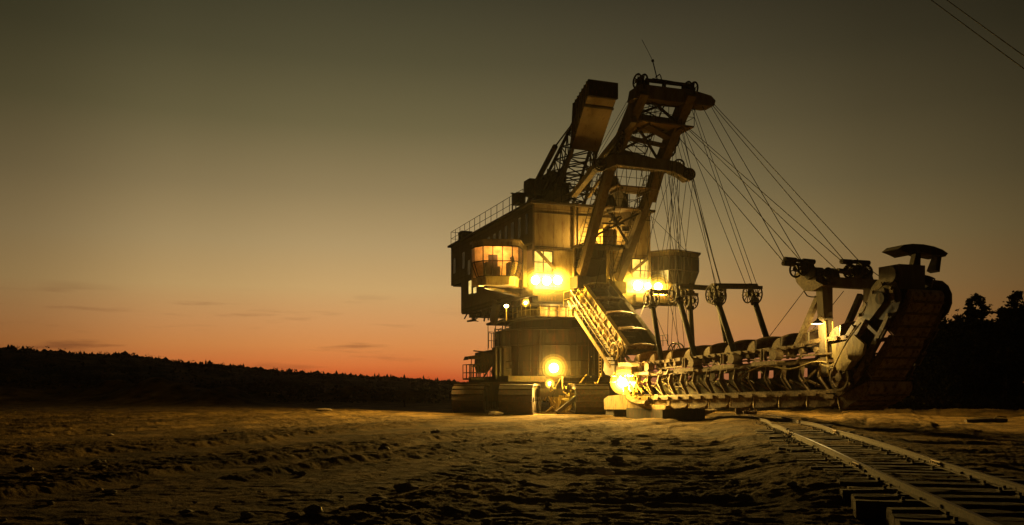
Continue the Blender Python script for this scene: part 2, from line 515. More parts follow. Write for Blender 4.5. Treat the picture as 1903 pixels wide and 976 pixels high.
WL = hole_b(992, 1028, 467, 508); WR = hole_b(1174, 1207, 482, 518)
rc = hole_b(1068, 1141, 461, 540); RC = (rc[0], rc[1], ZB - 0.1, rc[3])
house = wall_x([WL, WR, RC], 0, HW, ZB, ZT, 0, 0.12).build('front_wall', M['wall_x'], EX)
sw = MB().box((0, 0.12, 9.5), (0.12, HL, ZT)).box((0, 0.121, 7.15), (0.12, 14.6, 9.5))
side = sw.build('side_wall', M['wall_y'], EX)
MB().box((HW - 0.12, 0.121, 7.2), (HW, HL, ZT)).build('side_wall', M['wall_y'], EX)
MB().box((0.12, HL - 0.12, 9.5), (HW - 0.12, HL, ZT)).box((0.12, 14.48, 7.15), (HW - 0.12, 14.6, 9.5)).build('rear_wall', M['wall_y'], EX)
MB().box((-0.22, -0.25, ZT), (HW + 0.22, HL + 0.25, ZT + 0.14)).build('roof', M['dark'], EX)
MB().box((0.13, 0.13, 9.42), (HW - 0.13, HL - 0.13, 9.5)).build('upper_floor', M['dark'], EX)
# corner posts and ledges of the front
m = MB()
m.box((-0.03, -0.04, ZB), (0.1, -0.003, ZT - 0.02))
front_trim = m.build('corner_post', M['dark'], EX)
x = on_b(1066, 400, 0).x
MB().tube((x, -0.09, 7.4), (x, -0.09, ZT - 0.05), 0.08, 8).build('drain_pipe', M['mast'], EX)
MB().tube((x + 0.25, -0.06, 9.7), (x + 0.25, -0.06, ZT - 0.05), 0.03, 6).build('conduit', M['dark'], EX)
MB().box((0.1, -0.05, 9.93), (x - 0.1, -0.003, 9.99)).build('ledge', M['dark'], EX)
z = on_b(1000, 462, 0).z
MB().box((0.1, -0.04, z), (x - 0.1, -0.003, z + 0.05)).build('ledge', M['dark'], EX)
MB().box((0.1, -0.045, 11.98), (HW, -0.003, 12.03)).build('ledge', M['dark'], EX)


def lit_window(hole, slats, mid, name='window'):
    u0, u1, z0, z1 = hole
    fr = MB()
    fw = 0.045
    fr.box((u0, -0.02, z0), (u0 + fw, 0.08, z1)).box((u1 - fw, -0.02, z0), (u1, 0.08, z1))
    fr.box((u0 + fw, -0.018, z0), (u1 - fw, 0.078, z0 + fw)).box((u0 + fw, -0.018, z1 - fw), (u1 - fw, 0.078, z1))
    for s in slats:
        c = u0 + (u1 - u0) * s
        fr.box((c - 0.02, -0.015, z0 + fw), (c + 0.02, 0.075, z1 - fw))
    for s in mid:
        c = z0 + (z1 - z0) * s
        fr.box((u0 + fw, -0.012, c - 0.02), (u1 - fw, 0.072, c + 0.02))
    w = fr.build(name, M['dark'], EX)
    MB().box((u0 + 0.01, 0.085, z0 + 0.01), (u1 - 0.01, 0.1, z1 - 0.01)).build('pane', M['pane'], w)
    return w


lit_window(WL, (0.5,), (0.5,)); lit_window(WR, (0.5,), (0.42,))
MB().beam((WL[0] + 0.15, -0.12, WL[3] - 0.0), (WL[1] + 0.1, -0.12, WL[2] + 0.25), 0.1, 0.17).build('diagonal_brace', M['mast'], EX)
MB().beam((WR[0] - 0.15, -0.12, WR[2] + 0.35), (WR[1] - 0.1, -0.12, WR[3] + 0.1), 0.1, 0.17).build('diagonal_brace', M['mast'], EX)

# narrow windows of the left side
def z1(zx, zy): return (820 + zx / 4.067, 360 + zy / 4.067)

for (xa, xb, ya, yb) in ((640, 656, 150, 302), (582, 603, 180, 328), (530, 553, 213, 345), (482, 503, 240, 355), (437, 458, 275, 362), (395, 415, 300, 370),
                         (350, 370, 325, 374), (310, 328, 348, 376), (163, 180, 440, 562), (95, 111, 485, 600), (203, 223, 500, 608)):
    p = on_r(*z1(xa, yb), 0); q = on_r(*z1(xb, ya), 0); p2 = on_r(*z1(xb, yb), 0)
    MB().box((-0.03, p.y, p2.z), (-0.003, q.y, q.z)).build('side_window', M['dglass'], EX)
for (xa, xb, ya, yb) in ((210, 228, 655, 770), (245, 266, 705, 765)):
    p = on_r(*z1(xa, yb), 0); q = on_r(*z1(xb, ya), 0)
    MB().box((-0.03, p.y, p.z + 0.1), (-0.003, q.y, q.z)).build('lit_side_window', M['pane_dim'], EX)

# roof railing
m = MB(); m.rail((0.0, HL, ZT + 0.14), (0.0, 1.6, ZT + 0.14), 13, 1.05, 0.022, (0.5,))
m.build('roof_railing', M['rope'], EX)
m = MB(); m.rail((0.0, HL, ZT + 0.14), (HW, HL, ZT + 0.14), 6, 1.05, 0.022, (0.5,)); m.build('roof_railing', M['rope'], EX)
m = MB(); m.rail((5.8, 0.1, ZT + 0.14), (HW, 0.1, ZT + 0.14), 3, 1.05, 0.022, (0.5,)); m.build('roof_railing', M['rope'], EX)
m = MB(); m.rail((HW, 0.1, ZT + 0.14), (HW, 8, ZT + 0.14), 6, 1.05, 0.022, (0.5,)); m.build('roof_railing', M['rope'], EX)
m = MB(); m.rail((1.4, 0.1, ZT + 0.14), (2.4, 0.1, ZT + 0.14), 2, 1.05, 0.022, (0.5,)); m.build('roof_railing', M['rope'], EX)

def boxy(name, c, s, mat, rz=0.0, parent=EX):
    m = MB(); m.box((-s[0] / 2, -s[1] / 2, 0), (s[0] / 2, s[1] / 2, s[2]))
    m.box((-s[0] / 2 - 0.03, -s[1] / 2 - 0.03, s[2]), (s[0] / 2 + 0.03, s[1] / 2 + 0.03, s[2] + 0.05))
    o = m.build(name, mat, parent, loc=c); o.rotation_euler = (0, 0, rz); return o

p = on_r(862, 452, 0.5); boxy('roof_vent', (0.6, p.y, ZT + 0.14), (0.8, 1.0, 0.75), M['dark'])
p = on_r(955, 384, 0.3); q = p.copy()
pole = MB().tube((0.2, p.y, ZT + 0.14), (0.2, p.y, ZT + 1.5), 0.05).tube((0.25, p.y - .5, ZT + 0.14), (0.25, p.y - 0.5, ZT + 0.9), 0.04)
pole.beam((0.2, p.y, ZT + 1.45), (0.2, p.y - 0.9, ZT + 1.25), 0.25, 0.06)
pole.box((0.0, p.y - 1.3, ZT + 0.55), (0.6, p.y - 0.55, ZT + 1.25)).build('roof_winch', M['dark'], EX)

# --- cabins ---------------------------------------------------------------
def cabin(name, mirror, lit):
    def R(r): return (HW - r * 1.2) if mirror else r
    top = [(-3.28, 1.6), (-3.34, 0.95), (-3.02, 0.22), (-1.42, -0.36), (-0.98, -0.26), (-0.27, 0.92)]
    ins = 0.84
    cx_, cy_ = -1.7, 0.9
    low = [((x - cx_) * ins + cx_, (y - cy_) * 0.74 + cy_) for x, y in top]
    zt, zw, zm, zl, zb = 10.12, 9.86, 8.98, 8.14, 7.62
    root = MB()
    # base tub
    def loop(pts, zz): return [Vector((R(x), y, zz)) for x, y in pts]
    n = len(top)
    base_lo = [((x - cx_) * 0.8 + cx_, (y - cy_) * 0.62 + cy_) for x, y in top]
    A = loop(low, zl); B = loop(base_lo, zb)
    root.add(A + B, [(i, i + 1, n + i + 1, n + i) for i in range(n - 1)] + [tuple(range(n, 2 * n)), tuple(range(n))])
    # rear and end walls
    root.add([Vector((R(-3.28), 1.6, zb)), Vector((R(0), 1.6, zb)), Vector((R(0), 1.6, zt)), Vector((R(-3.28), 1.6, zt))], [(0, 1, 2, 3)])
    root.add([Vector((R(-0.27), 0.92, zb)), Vector((R(0.0), 0.92, zb)), Vector((R(0), 0.92, zt)), Vector((R(-0.27), 0.92, zt))], [(0, 1, 2, 3)])
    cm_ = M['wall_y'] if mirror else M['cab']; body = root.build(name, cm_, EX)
    # roof with overhang
    rf = MB(); ov = [((x - cx_) * 1.06 + cx_, (y - cy_) * 1.16 + cy_) for x, y in top] + [(0.0, 0.1), (0.0, 1.62)]
    rf.prism([Vector((R(x), y, zt)) for x, y in ov], (0, 0, 0.1))
    hd = MB(); T1 = loop(top, zt); T2 = loop(top, zw)
    hd.add(T1 + T2, [(i, i + 1, n + i + 1, n + i) for i in range(n - 1)])
    rf.build('cabin_roof', cm_, body); hd.build('header_band', cm_, body)
    # frames and panes
    fr = MB(); U = loop(top, zw); Mi = loop(top, zm); Lo = loop(low, zl)
    splits = [1, 1, 3, 1, 4]
    th = 0.05
    for i in range(n - 1):
        for (a, b, c, d) in ((U[i], U[i + 1], Mi[i + 1], Mi[i]), (Mi[i], Mi[i + 1], Lo[i + 1], Lo[i])):
            fr.beam(a, b, th, th); fr.beam(d, c, th, th); fr.beam(a, d, th, th); fr.beam(b, c, th, th)
            k = splits[i]
            for s in range(k):
                a2, b2, c2, d2 = a.lerp(b, s / k), a.lerp(b, (s + 1) / k), d.lerp(c, (s + 1) / k), d.lerp(c, s / k)
                if s: fr.beam(a2, d2, th * 0.8, th * 0.8)
                MB().add([a2, b2, c2, d2], [(0, 1, 2, 3)]).build('cabin_window', M['glass'] if lit else M['dglass'], body)
    fr.build('window_frame', M['dark'], body)
    if lit:
        ins_ = MB()
        ins_.add([Vector((-3.2, 1.55, zl)), Vector((-0.1, 1.55, zl)), Vector((-0.1, 1.55, zt - 0.02)), Vector((-3.2, 1.55, zt - 0.02))], [(0, 1, 2, 3)])
        ins_.add([Vector((x, y, zt - 0.03)) for x, y in top], [tuple(range(n))])
        ins_.build('cabin_lining', M['inside'], body)
        st = MB(); st.box((-2.35, 0.55, 8.2), (-1.85, 1.05, 8.75)); st.box((-2.4, 1.0, 8.75), (-1.85, 1.12, 9.5)); st.box((-2.75, 0.4, 8.2), (-2.5, 1.0, 8.95))
        st.build('operator_seat', M['seat'], body)
        ct = MB(); ct.box((-1.5, -0.02, 8.2), (-1.1, 0.5, 8.95)); ct.beam((-1.15, 0.2, 8.95), (-1.3, 0.1, 9.3), 0.05, 0.3); ct.build('control_desk', M['seat'], body)
        MB().tube((-1.5, 0.65, zt - 0.1), (-1.5, 0.65, zt - 0.04), 0.1, 10).build('ceiling_lamp', M['bulb'], body)
    return body


cabL = cabin('operator_cabin', False, True)
cabR = cabin('spare_cabin', True, False)
MB().beam((-2.6, 1.0, 7.55), (0.0, 2.2, 7.25), 0.3, 0.16).build('cabin_bracket', M['dark'], EX)
MB().beam((HW + 2.6, 1.0, 7.5), (HW, 1.6, 7.3), 0.3, 0.2).build('cabin_bracket', M['dark'], EX)

# --- under frame, slewing deck, hull ---------------------------------------
m = MB(); m.box((0.0, 0.0, 7.05), (HW, 14.4, 7.445)); m.box((0.3, -0.15, 6.72), (HW + 0.6, 9.5, 7.045))
m.box((HW - 1.2, -0.35, 6.85), (HW + 2.9, 1.4, 7.35))
for i in range(9):
    m.beam((0.15, 1 + i * 1.5, 6.95), (HW - 0.2, 1 + i * 1.5, 6.95), 0.18, 0.5)
m.build('under_frame', M['dark'], EX)
g = MB()
for i in range(46):                                     # pipes and brackets slung under the rear deck
    x0 = rnd.uniform(0.0, 2.2); y0 = rnd.uniform(5.0, 14.0); z0 = 6.95 - rnd.uniform(0.0, 0.9) * (1 - abs(y0 - 9) / 9)
    if rnd.random() < 0.5: g.tube((x0, y0, z0), (x0 + rnd.uniform(-0.3, 0.3), y0 + rnd.uniform(0.5, 2.2), z0 + rnd.uniform(-0.1, 0.1)), rnd.uniform(0.03, 0.09), 6)
    else: g.beam((x0, y0, 7.0), (x0 + rnd.uniform(-0.2, 0.2), y0 + rnd.uniform(-0.3, 0.3), z0), 0.09, 0.09)
g.build('pipework', M['dark'], EX)
p = on_r(916, 600, -0.2); q = on_r(922, 560, -0.2)
MB().beam((-0.1, 6.9, 5.9), (-0.1, 6.2, 7.2), 0.25, 0.9).build('support_bracket', M['hull'], EX)
HC = Vector((3.9, 6.0, 0))
m = MB(); n = 16
prof = [(3.0, 6.02), (3.05, 5.45), (3.55, 5.4), (3.6, 5.3), (3.9, 5.25), (3.9, 2.35), (3.6, 2.1), (3.0, 2.05)]
m.lathe(HC, (0, 0, 1), prof, 28)
hull = m.build('turntable_hull', M['hull'], EX)
MB().tube(HC + Vector((0, 0, 6.02)), HC + Vector((0, 0, 7.04)), 2.5, 28).build('slewing_ring', M['wall_x'], EX)
MB().box((-0.7, 2.3, 1.95), (8.3, 10.5, 2.3)).build('carriage_plate', M['dark'], EX)
for k in range(28):                                     # stiffening ribs round the hull
    if k % 2 == 0:
        th = 2 * PI * k / 28 + 0.1; d = Vector((math.cos(th), math.sin(th), 0))
        if d.y < 0.5:
            MB().beam(HC + d * 3.92 + Vector((0, 0, 2.4)), HC + d * 3.92 + Vector((0, 0, 5.2)), 0.09, 0.07, up=d).build('hull_rib', M['hull'], EX)
m = MB(); m.ring(HC + Vector((0, 0, 4.25)), (0, 0, 1), 3.92, 0.035, 40, 5); m.ring(HC + Vector((0, 0, 5.25)), (0, 0, 1), 3.9, 0.06, 40, 5); m.build('hull_band', M['hull'], EX)
MB().beam(HC + Vector((1.4, -3.95, 4.6)), HC + Vector((3.0, -3.0, 2.9)), 0.08, 0.14).build('hull_brace', M['hull'], EX)
# bright gallery under the house: railing and back plate
m = MB(); m.rail((0.6, 1.9, 6.03), (3.8, 1.9, 6.03), 5, 0.75, 0.02, (0.5,)); m.rail((0.6, 1.9, 6.03), (0.6, 5.0, 6.03), 4, 0.75, 0.02, (0.5,)); m.build('gallery_railing', M['yellow'], EX)
MB().box((0.3, 1.8, 5.9), (7.4, 9.5, 6.0)).build('gallery_deck', M['dark'], EX)
MB().box((1.5, 2.9, 6.02), (5.0, 3.0, 6.68)).build('gallery_panel', M['wall_x'], EX)
for k in range(6):
    MB().box((1.55 + k * 0.62, 2.84, 6.02), (1.6 + k * 0.62, 2.895, 6.68)).build('gallery_post', M['dark'], EX)

MB().box((-1.6, 5.0, 0.7), (8.6, 11.5, 1.94)).build('carriage_frame', M['dark'], EX)
m = MB(); pr = None
for k in range(15):
    th = PI * (1.02 + 0.96 * k / 14); q = HC + Vector((4.25 * math.cos(th), 4.25 * math.sin(th), 2.3)); m.tube(q, q + Vector((0, 0, 0.95)), 0.02, 5)
    if pr:
        for hh in (0.5, 0.95): m.tube(pr + Vector((0, 0, hh)), q + Vector((0, 0, hh)), 0.017, 5)
    pr = q
m.build('hull_railing', M['dark'], EX)
m = MB(); m.prism([HC + Vector((4.28 * math.cos(PI * (1.0 + k / 20)), 4.28 * math.sin(PI * (1.0 + k / 20)), 2.22)) for k in range(21)], (0, 0, 0.07)); m.build('hull_catwalk', M['dark'], EX)
for (th, z0_, z1_, w_) in ((1.22, 2.6, 4.1, 0.8), (1.48, 4.4, 5.1, 0.9), (1.66, 2.5, 4.0, 0.7), (1.36, 4.5, 5.0, 0.6)):
    d = Vector((math.cos(PI * th), math.sin(PI * th), 0)); t_ = Vector((-d.y, d.x, 0)); c = HC + d * 3.93
    MB().prism([c - t_ * w_ / 2 + Vector((0, 0, z0_)), c + t_ * w_ / 2 + Vector((0, 0, z0_)), c + t_ * w_ / 2 + Vector((0, 0, z1_)), c - t_ * w_ / 2 + Vector((0, 0, z1_))], d * 0.06).build('hull_hatch', M['hull'], EX)
m = MB()
for (th, z0_, z1_) in ((1.12, 2.4, 5.2), (1.3, 2.4, 5.2), (1.56, 2.4, 5.2), (1.75, 2.4, 5.2)):
    d = Vector((math.cos(PI * th), math.sin(PI * th), 0)); m.tube(HC + d * 4.0 + Vector((0, 0, z0_)), HC + d * 4.0 + Vector((0, 0, z1_)), 0.045, 6)
m.build('hull_pipe', M['dark'], EX)

# stair tower and lookout on the left of the hull
def hb(px, py, b=6.3): return on_b(px, py, b)
m = MB()
for k in range(8):
    yy = 606 + k * 4.8
    m.beam(hb(940, yy), hb(954, yy), 0.5, 0.06)
m.beam(hb(939, 600), hb(939, 648), 0.07, 0.07); m.beam(hb(954, 600), hb(954, 648), 0.07, 0.07)
m.build('hull_ladder', M['mast'], EX)
m = MB()
m.path([hb(921, 645), hb(920, 612), hb(922, 602), hb(930, 598), hb(945, 597)], 0.06)
m.path([hb(927, 640), hb(926, 612), hb(932, 610)], 0.04); m.path([hb(934, 640), hb(934, 606)], 0.04)
for yy in (612, 622, 632, 642): m.tube(hb(919, yy), hb(940, yy + 1), 0.035, 5)
m.build('ladder_cage', M['dark'], EX)
m = MB(); m.rail(hb(908, 647), hb(919, 648), 2, 1.0, 0.025, (0.5,)); m.path([hb(907, 650), hb(907, 600)], 0.025); m.path([hb(908, 617), hb(917, 617), hb(917, 650)], 0.03); m.build('platform_railing', M['dark'], EX)
m = MB(); m.prism([hb(893, 655), hb(915, 650), hb(918, 660), hb(917, 680), hb(908, 685), hb(905, 692), hb(896, 694), hb(892, 680)], (0, 1.2, 0)); m.build('switch_cabinet', M['dark'], EX)
m = MB(); m.box((hb(865, 706).x, 5.2, hb(865, 706).z), (hb(897, 706).x, 6.9, hb(865, 703).z))
a = hb(865, 705); bq = hb(896, 705)
for yb in (5.25, 6.85):
    m.rail((a.x, yb, a.z), (bq.x, yb, a.z), 5, 0.95, 0.028, (0.45,))
m.rail((a.x, 5.25, a.z), (a.x, 6.85, a.z), 2, 0.95, 0.028, (0.45,))
m.tube(hb(876, 705), hb(876, 665), 0.03).tube(hb(889, 705), hb(889, 665), 0.03)
m.build('lookout_basket', M['dark'], EX)
m = MB(); m.prism([hb(869, 669), hb(872, 662), hb(888, 660), hb(897, 663), hb(897, 667), hb(874, 667)], (0, 1.0, 0)); m.build('lookout_canopy', M['dark'], EX)
m = MB(); m.path([hb(882, 682), hb(882, 676)], 0.03); m.lathe(hb(882, 682), (0, 0, 1), [(0.2, 0.0), (0.14, 0.1), (0.03, 0.16)], 10); m.build('pendant_lamp', M['dark'], EX)
m = MB(); m.path([hb(896, 706), hb(906, 690), hb(916, 676)], 0.06); m.path([hb(911, 706), hb(911, 685)], 0.03); m.path([hb(880, 652), hb(915, 656)], 0.05); m.path([hb(916, 700), hb(913, 690), hb(917, 680)], 0.04); m.build('platform_strut', M['dark'], EX)
m = MB(); m.box((hb(917, 0).x, 4.5, hb(917, 706).z), (hb(945, 0).x, 6.6, hb(917, 646).z)); m.build('hull_bay', M['dark'], EX)
for pxx in (922, 930, 938):
    MB().beam(on_b(pxx, 705, 4.46), on_b(pxx, 647, 4.46), 0.12, 0.08, up=(0, 1, 0)).build('hull_bay_rib', M['hull'], EX)

# --- crawlers --------------------------------------------------------------
def make_crawler():
    L_, Ht, Wd = 5.2, 1.75, 2.0
    R_ = Ht / 2
    prof = []
    for k in range(13):
        a = PI / 2 + PI * k / 12
        prof.append((-L_ / 2 + R_ + R_ * math.cos(a) * 0.92, R_ + R_ * math.sin(a)))
    for k in range(13):
        a = -PI / 2 + PI * k / 12
        prof.append((L_ / 2 - R_ + R_ * math.cos(a) * 0.92, R_ + R_ * math.sin(a)))
    root = MB().prism([(-Wd / 2 + 0.12, y * 0.9, 0.1 + z * 0.88) for y, z in prof], (Wd - 0.24, 0, 0)).build('crawler', M['tread_dark'], EX)
    # shoes
    P = [Vector((0, y, z)) for y, z in prof]
    P.append(P[0])
    seg = [0]
    for i in range(len(P) - 1): seg.append(seg[-1] + (P[i + 1] - P[i]).length)
    tot = seg[-1]; ns = 34
    def pt(s):
        s %= tot
        for i in range(len(P) - 1):
            if seg[i + 1] >= s: return P[i].lerp(P[i + 1], (s - seg[i]) / (seg[i + 1] - seg[i]))
        return P[0]
    sh = MB()
    for k in range(ns):
        s0 = tot * k / ns + 0.01; s1 = tot * (k + 1) / ns - 0.012
        a, b = pt(s0), pt(s1); d = (b - a).normalized(); nrm = Vector((0, d.z, -d.y))
        cen = Vector((0, 0, R_))
        if nrm.dot((a + b) / 2 - cen) < 0: nrm = -nrm
        i0 = a - nrm * 0.08; i1 = b - nrm * 0.08; o0 = a + nrm * 0.015; o1 = b + nrm * 0.075
        pts = [i0, i1, o1, o0]
        sh.prism([p_ + Vector((-Wd / 2, 0, 0)) for p_ in pts], (Wd, 0, 0))
    sh.build('track_belt', M['track'], root)
    for sx in (-1, 1):
        for k in range(5):
            MB().tube((sx * (Wd / 2 - 0.14), -1.7 + k * 0.85, 0.42), (sx * (Wd / 2 - 0.02), -1.7 + k * 0.85, 0.42), 0.3, 14).build('road_wheel', M['track'], root)
        for yy in (-1.72, 1.72):
            mm = MB(); mm.tube((sx * (Wd / 2 - 0.14), yy, R_), (sx * (Wd / 2 - 0.03), yy, R_), 0.6, 18); mm.tube((sx * (Wd / 2 - 0.03), yy, R_), (sx * (Wd / 2 + 0.04), yy, R_), 0.16, 10); mm.build('sprocket', M['dark'], root)
    return root


craw = make_crawler()
AX = math.atan2(0.09, 1)                                 # the undercarriage points a little differently
spots = [(868, 768, 53.3, 0.16), (957, 771.5, 50.2, 0.14), (1102, 770, 51.2, -0.02)]
for i, (px, py, yd, ax) in enumerate(spots):
    o = craw if i == 0 else copy_tree(craw, EX)
    wp = at(px, py, yd); d = Vector((math.sin(ax), math.cos(ax), 0))
    wp = Vector((wp.x, wp.y, 0.0)) + d * 2.6
    o.location = tol(wp); o.location.z = 0.02
    o.rotation_euler = (0, 0, -ax - TH)
for i, (px, yd, ax) in enumerate(((905, 63.0, 0.16), (1050, 62.0, 0.1))):
    o = copy_tree(craw, EX); wp = at(px, 760, yd); o.location = tol((wp.x, wp.y, 0)); o.location.z = 0.02; o.rotation_euler = (0, 0, -ax - TH)
# axle beams and machinery under the hull
m = MB(); m.beam(tol(at(890, 735, 58.0)), tol(at(1010, 735, 56.5)), 0.5, 0.6); m.build('axle_beam', M['tread_dark'], EX)
m = MB(); m.beam(tol(at(1000, 730, 53.0)), tol(at(1110, 730, 54.5)), 0.5, 0.5); m.build('axle_beam', M['tread_dark'], EX)
for i in range(70):
    g = MB(); px = rnd.uniform(1018, 1112); py = rnd.uniform(712, 762); yd = rnd.uniform(51.8, 54.5)
    p = tol(at(px, py, yd)); q = tol(at(px + rnd.uniform(-14, 14), py + rnd.choice([0, 0, -18, 18, 10]), yd + rnd.uniform(-0.6, 0.6)))
    if q.z < 0.1: q.z = 0.1
    g.tube(p, q, rnd.uniform(0.02, 0.06), 5).build('hydraulic_pipe', M['yellow'], EX)
m = MB()
for (px, py, w, h_) in ((1031, 765, 0.35, 1.3), (1045, 762, 0.6, 0.9), (1062, 745, 0.5, 0.5), (1090, 735, 0.7, 0.6), (1076, 762, 0.45, 0.5)):
    p = tol(at(px, py, 53.6)); m.box((p.x - w / 2, p.y - 0.3, p.z), (p.x + w / 2, p.y + 0.3, p.z + h_))
m.build('drive_gearbox', M['yellow'], EX)
m = MB(); m.tube(tol(at(1043, 755, 52.4)), tol(at(1052, 752, 53.4)), 0.42, 16); m.tube(tol(at(1038, 763, 52.2)), tol(at(1041, 735, 52.4)), 0.09, 8); m.build('drive_motor', M['yellow'], EX)
m = MB(); m.beam(tol(at(1035, 767, 51.6)), tol(at(1100, 715, 52.2)), 0.25, 0.22); m.beam(tol(at(1100, 715, 52.4)), tol(at(1128, 742, 52.4)), 0.2, 0.2); m.build('steering_arm', M['tread_dark'], EX)
m = MB()
for k in range(7):
    px = 1035 + k * 11; m.tube(tol(at(px, 712, 53)), tol(at(px + (8 if k % 2 else -8), 738, 53)), 0.05, 5)
m.build('carriage_truss', M['dark'], EX)

# --- mast ------------------------------------------------------------------
LB, LM, LT = on_r(1080, 508, 2.8), on_r(1133, 312, 2.8), on_r(1194, 168, 2.8)
RB, RM, RT = on_r(1149, 518, 5.5), on_r(1214, 340, 5.5), on_r(1281, 172, 5.5)
for (a, b, c) in ((LB, LM, LT), (RB, RM, RT)):
    MB().beam(a, b, 0.42, 0.62, up=(0, -1, 0.6), h2=0.62).build('mast_leg', M['mast'], EX)
    MB().beam(b, c, 0.5, 0.62, up=(0, -1, 0.6), h2=0.8).build('upper_mast_leg', M['mast'], EX)
    lad = MB()
    off = Vector((-0.3, -0.25, 0.3))
    for k in range(24):
        p = a.lerp(b, k / 23) + off; lad.tube(p - Vector((0.0, 0, 0)), p + Vector((-0.32, 0, 0)), 0.018, 4)
    lad.tube(a + off, b + off, 0.022, 5); lad.tube(a + off + Vector((-0.32, 0, 0)), b + off + Vector((-0.32, 0, 0)), 0.022, 5)
    lad.build('mast_ladder', M['dark'], EX)
# feet on the front of the house
for p in (LB, RB):
    MB().box((p.x - 0.4, p.y - 0.35, p.z - 0.9), (p.x + 0.4, 0.0, p.z - 0.2)).build('mast_foot', M['dark'], EX)
# yoke with drooping ends
YB = -6.0
pts = [(1112, 300), (1121, 293), (1143, 287), (1160, 288), (1240, 297), (1262, 301), (1276, 311), (1290, 319), (1292, 327), (1289, 333), (1281, 335), (1268, 325), (1250, 317), (1180, 309), (1148, 305), (1130, 313), (1117, 316), (1110, 310)]
MB().prism([on_b(x, y, YB) for x, y in pts], (0, 0.7, 0)).build('yoke_beam', M['mast'], EX)
m = MB()
lip = [(1148, 306.5), (1180, 310.5), (1250, 318.5), (1281, 336.5)]
for a, b in zip(lip[:-1], lip[1:]): m.beam(on_b(*a, YB - 0.06), on_b(*b, YB - 0.06), 0.16, 0.05)
m.build('yoke_flange', M['counter'], EX)
shv = []
def sheave(c, R, axis=(1, 0, 0), name='sheave', spokes=8, rim=0.05):
    o = MB().wheel((0, 0, 0), axis, R, rim, spokes, 0.11, 0.16).build(name, M['dark'], EX, smooth=False, loc=c)
    return o
for (px, py, bb, R) in ((1116, 306, YB - 0.1, 0.36), (1138, 297, YB + 0.4, 0.36), (1281, 324, YB - 0.1, 0.36), (1262, 306, YB + 0.4, 0.33)):
    sheave(on_b(px, py, bb), R, (0.35, 1, 0))
# top girder
TB = -8.3
pts = [(1180, 182), (1184, 160), (1192, 156), (1287, 168), (1300, 171), (1322, 178), (1330, 187), (1328, 196), (1318, 197), (1286, 192), (1250, 189), (1214, 184), (1200, 183)]
MB().prism([on_b(x, y, TB) for x, y in pts], (0, 0.85, 0)).build('top_girder', M['mast'], EX)
m = MB(); m.tube(on_b(1200, 149, TB + 0.3), on_b(1283, 159, TB + 0.3), 0.11, 8)
for (x, y) in ((1203, 150), (1234, 153), (1270, 158)): m.beam(on_b(x, y, TB + 0.3), on_b(x, y + 9, TB + 0.3), 0.16, 0.16)
m.box(on_b(1234, 150, TB + 0.1), on_b(1243, 158, TB + 0.5) )
m.build('girder_tube', M['dark'], EX)
for (px, py) in ((1193, 152), (1286, 166)):
    c = on_b(px, py, TB + 0.35)
    m = MB(); m.prism([c + Vector((-0.12, -0.42, -0.5)), c + Vector((-0.12, -0.28, 0.28)), c + Vector((-0.12, 0.28, 0.28)), c + Vector((-0.12, 0.45, -0.5))], (0.07, 0, 0)); m.build('sheave_cheek', M['dark'], EX)
    sheave(c + Vector((0.08, 0, 0)), 0.42, (1, 0.1, 0), 'top_sheave', 6)
    sheave(c + Vector((-0.28, 0, 0)), 0.40, (1, 0.1, 0), 'top_sheave', 6)
for (px, py) in ((1155, 255), (1152, 268), (1277, 203), (1256, 260), (1249, 278)):
    c = on_r(px, py, 2.45 if px < 1200 else 5.95)
    sheave(c, 0.4, (1, 0.0, 0.0), 'mast_sheave', 8, 0.05)
m = MB(); m.path([on_b(1222, 150, TB + .4), on_b(1213, 113, TB + .4)], 0.03, 5); m.build('antenna_rod', M['rope'], EX)
m = MB(); m.path([on_b(1213, 113, TB + .4), on_b(1204, 95, TB + .4), on_b(1193, 74, TB + .4)], 0.013, 5); m.tube(on_b(1213.5, 115, TB + .4), on_b(1212.5, 111, TB + .4), 0.07, 6); m.build('whip_antenna', M['rope'], EX)
m = MB(); m.path([on_b(1218, 144, TB + .4), on_b(1226, 138, TB + .4), on_b(1228, 142, TB + .4), on_b(1230, 152, TB + .4)], 0.03, 5); m.path([on_b(1209, 149, TB + .2), on_b(1213, 146, TB + .2), on_b(1240, 150, TB + .2), on_b(1262, 154, TB + .2), on_b(1266, 158, TB + .2)], 0.025, 5); m.build('girder_handrail', M['rope'], EX)

def mp(s, side, off=(0, 0, 0)):                          # a point s (0..2) along a mast leg
    a, b, c = (LB, LM, LT) if side == 0 else (RB, RM, RT)
    p = a.lerp(b, s) if s <= 1 else b.lerp(c, s - 1)
    return p + Vector(off)

for s, w in ((1.22, 0.34), (1.42, 0.2), (1.68, 0.3)):
    MB().beam(mp(s, 0), mp(s, 1), w, w).build('mast_cross_beam', M['mast'], EX)
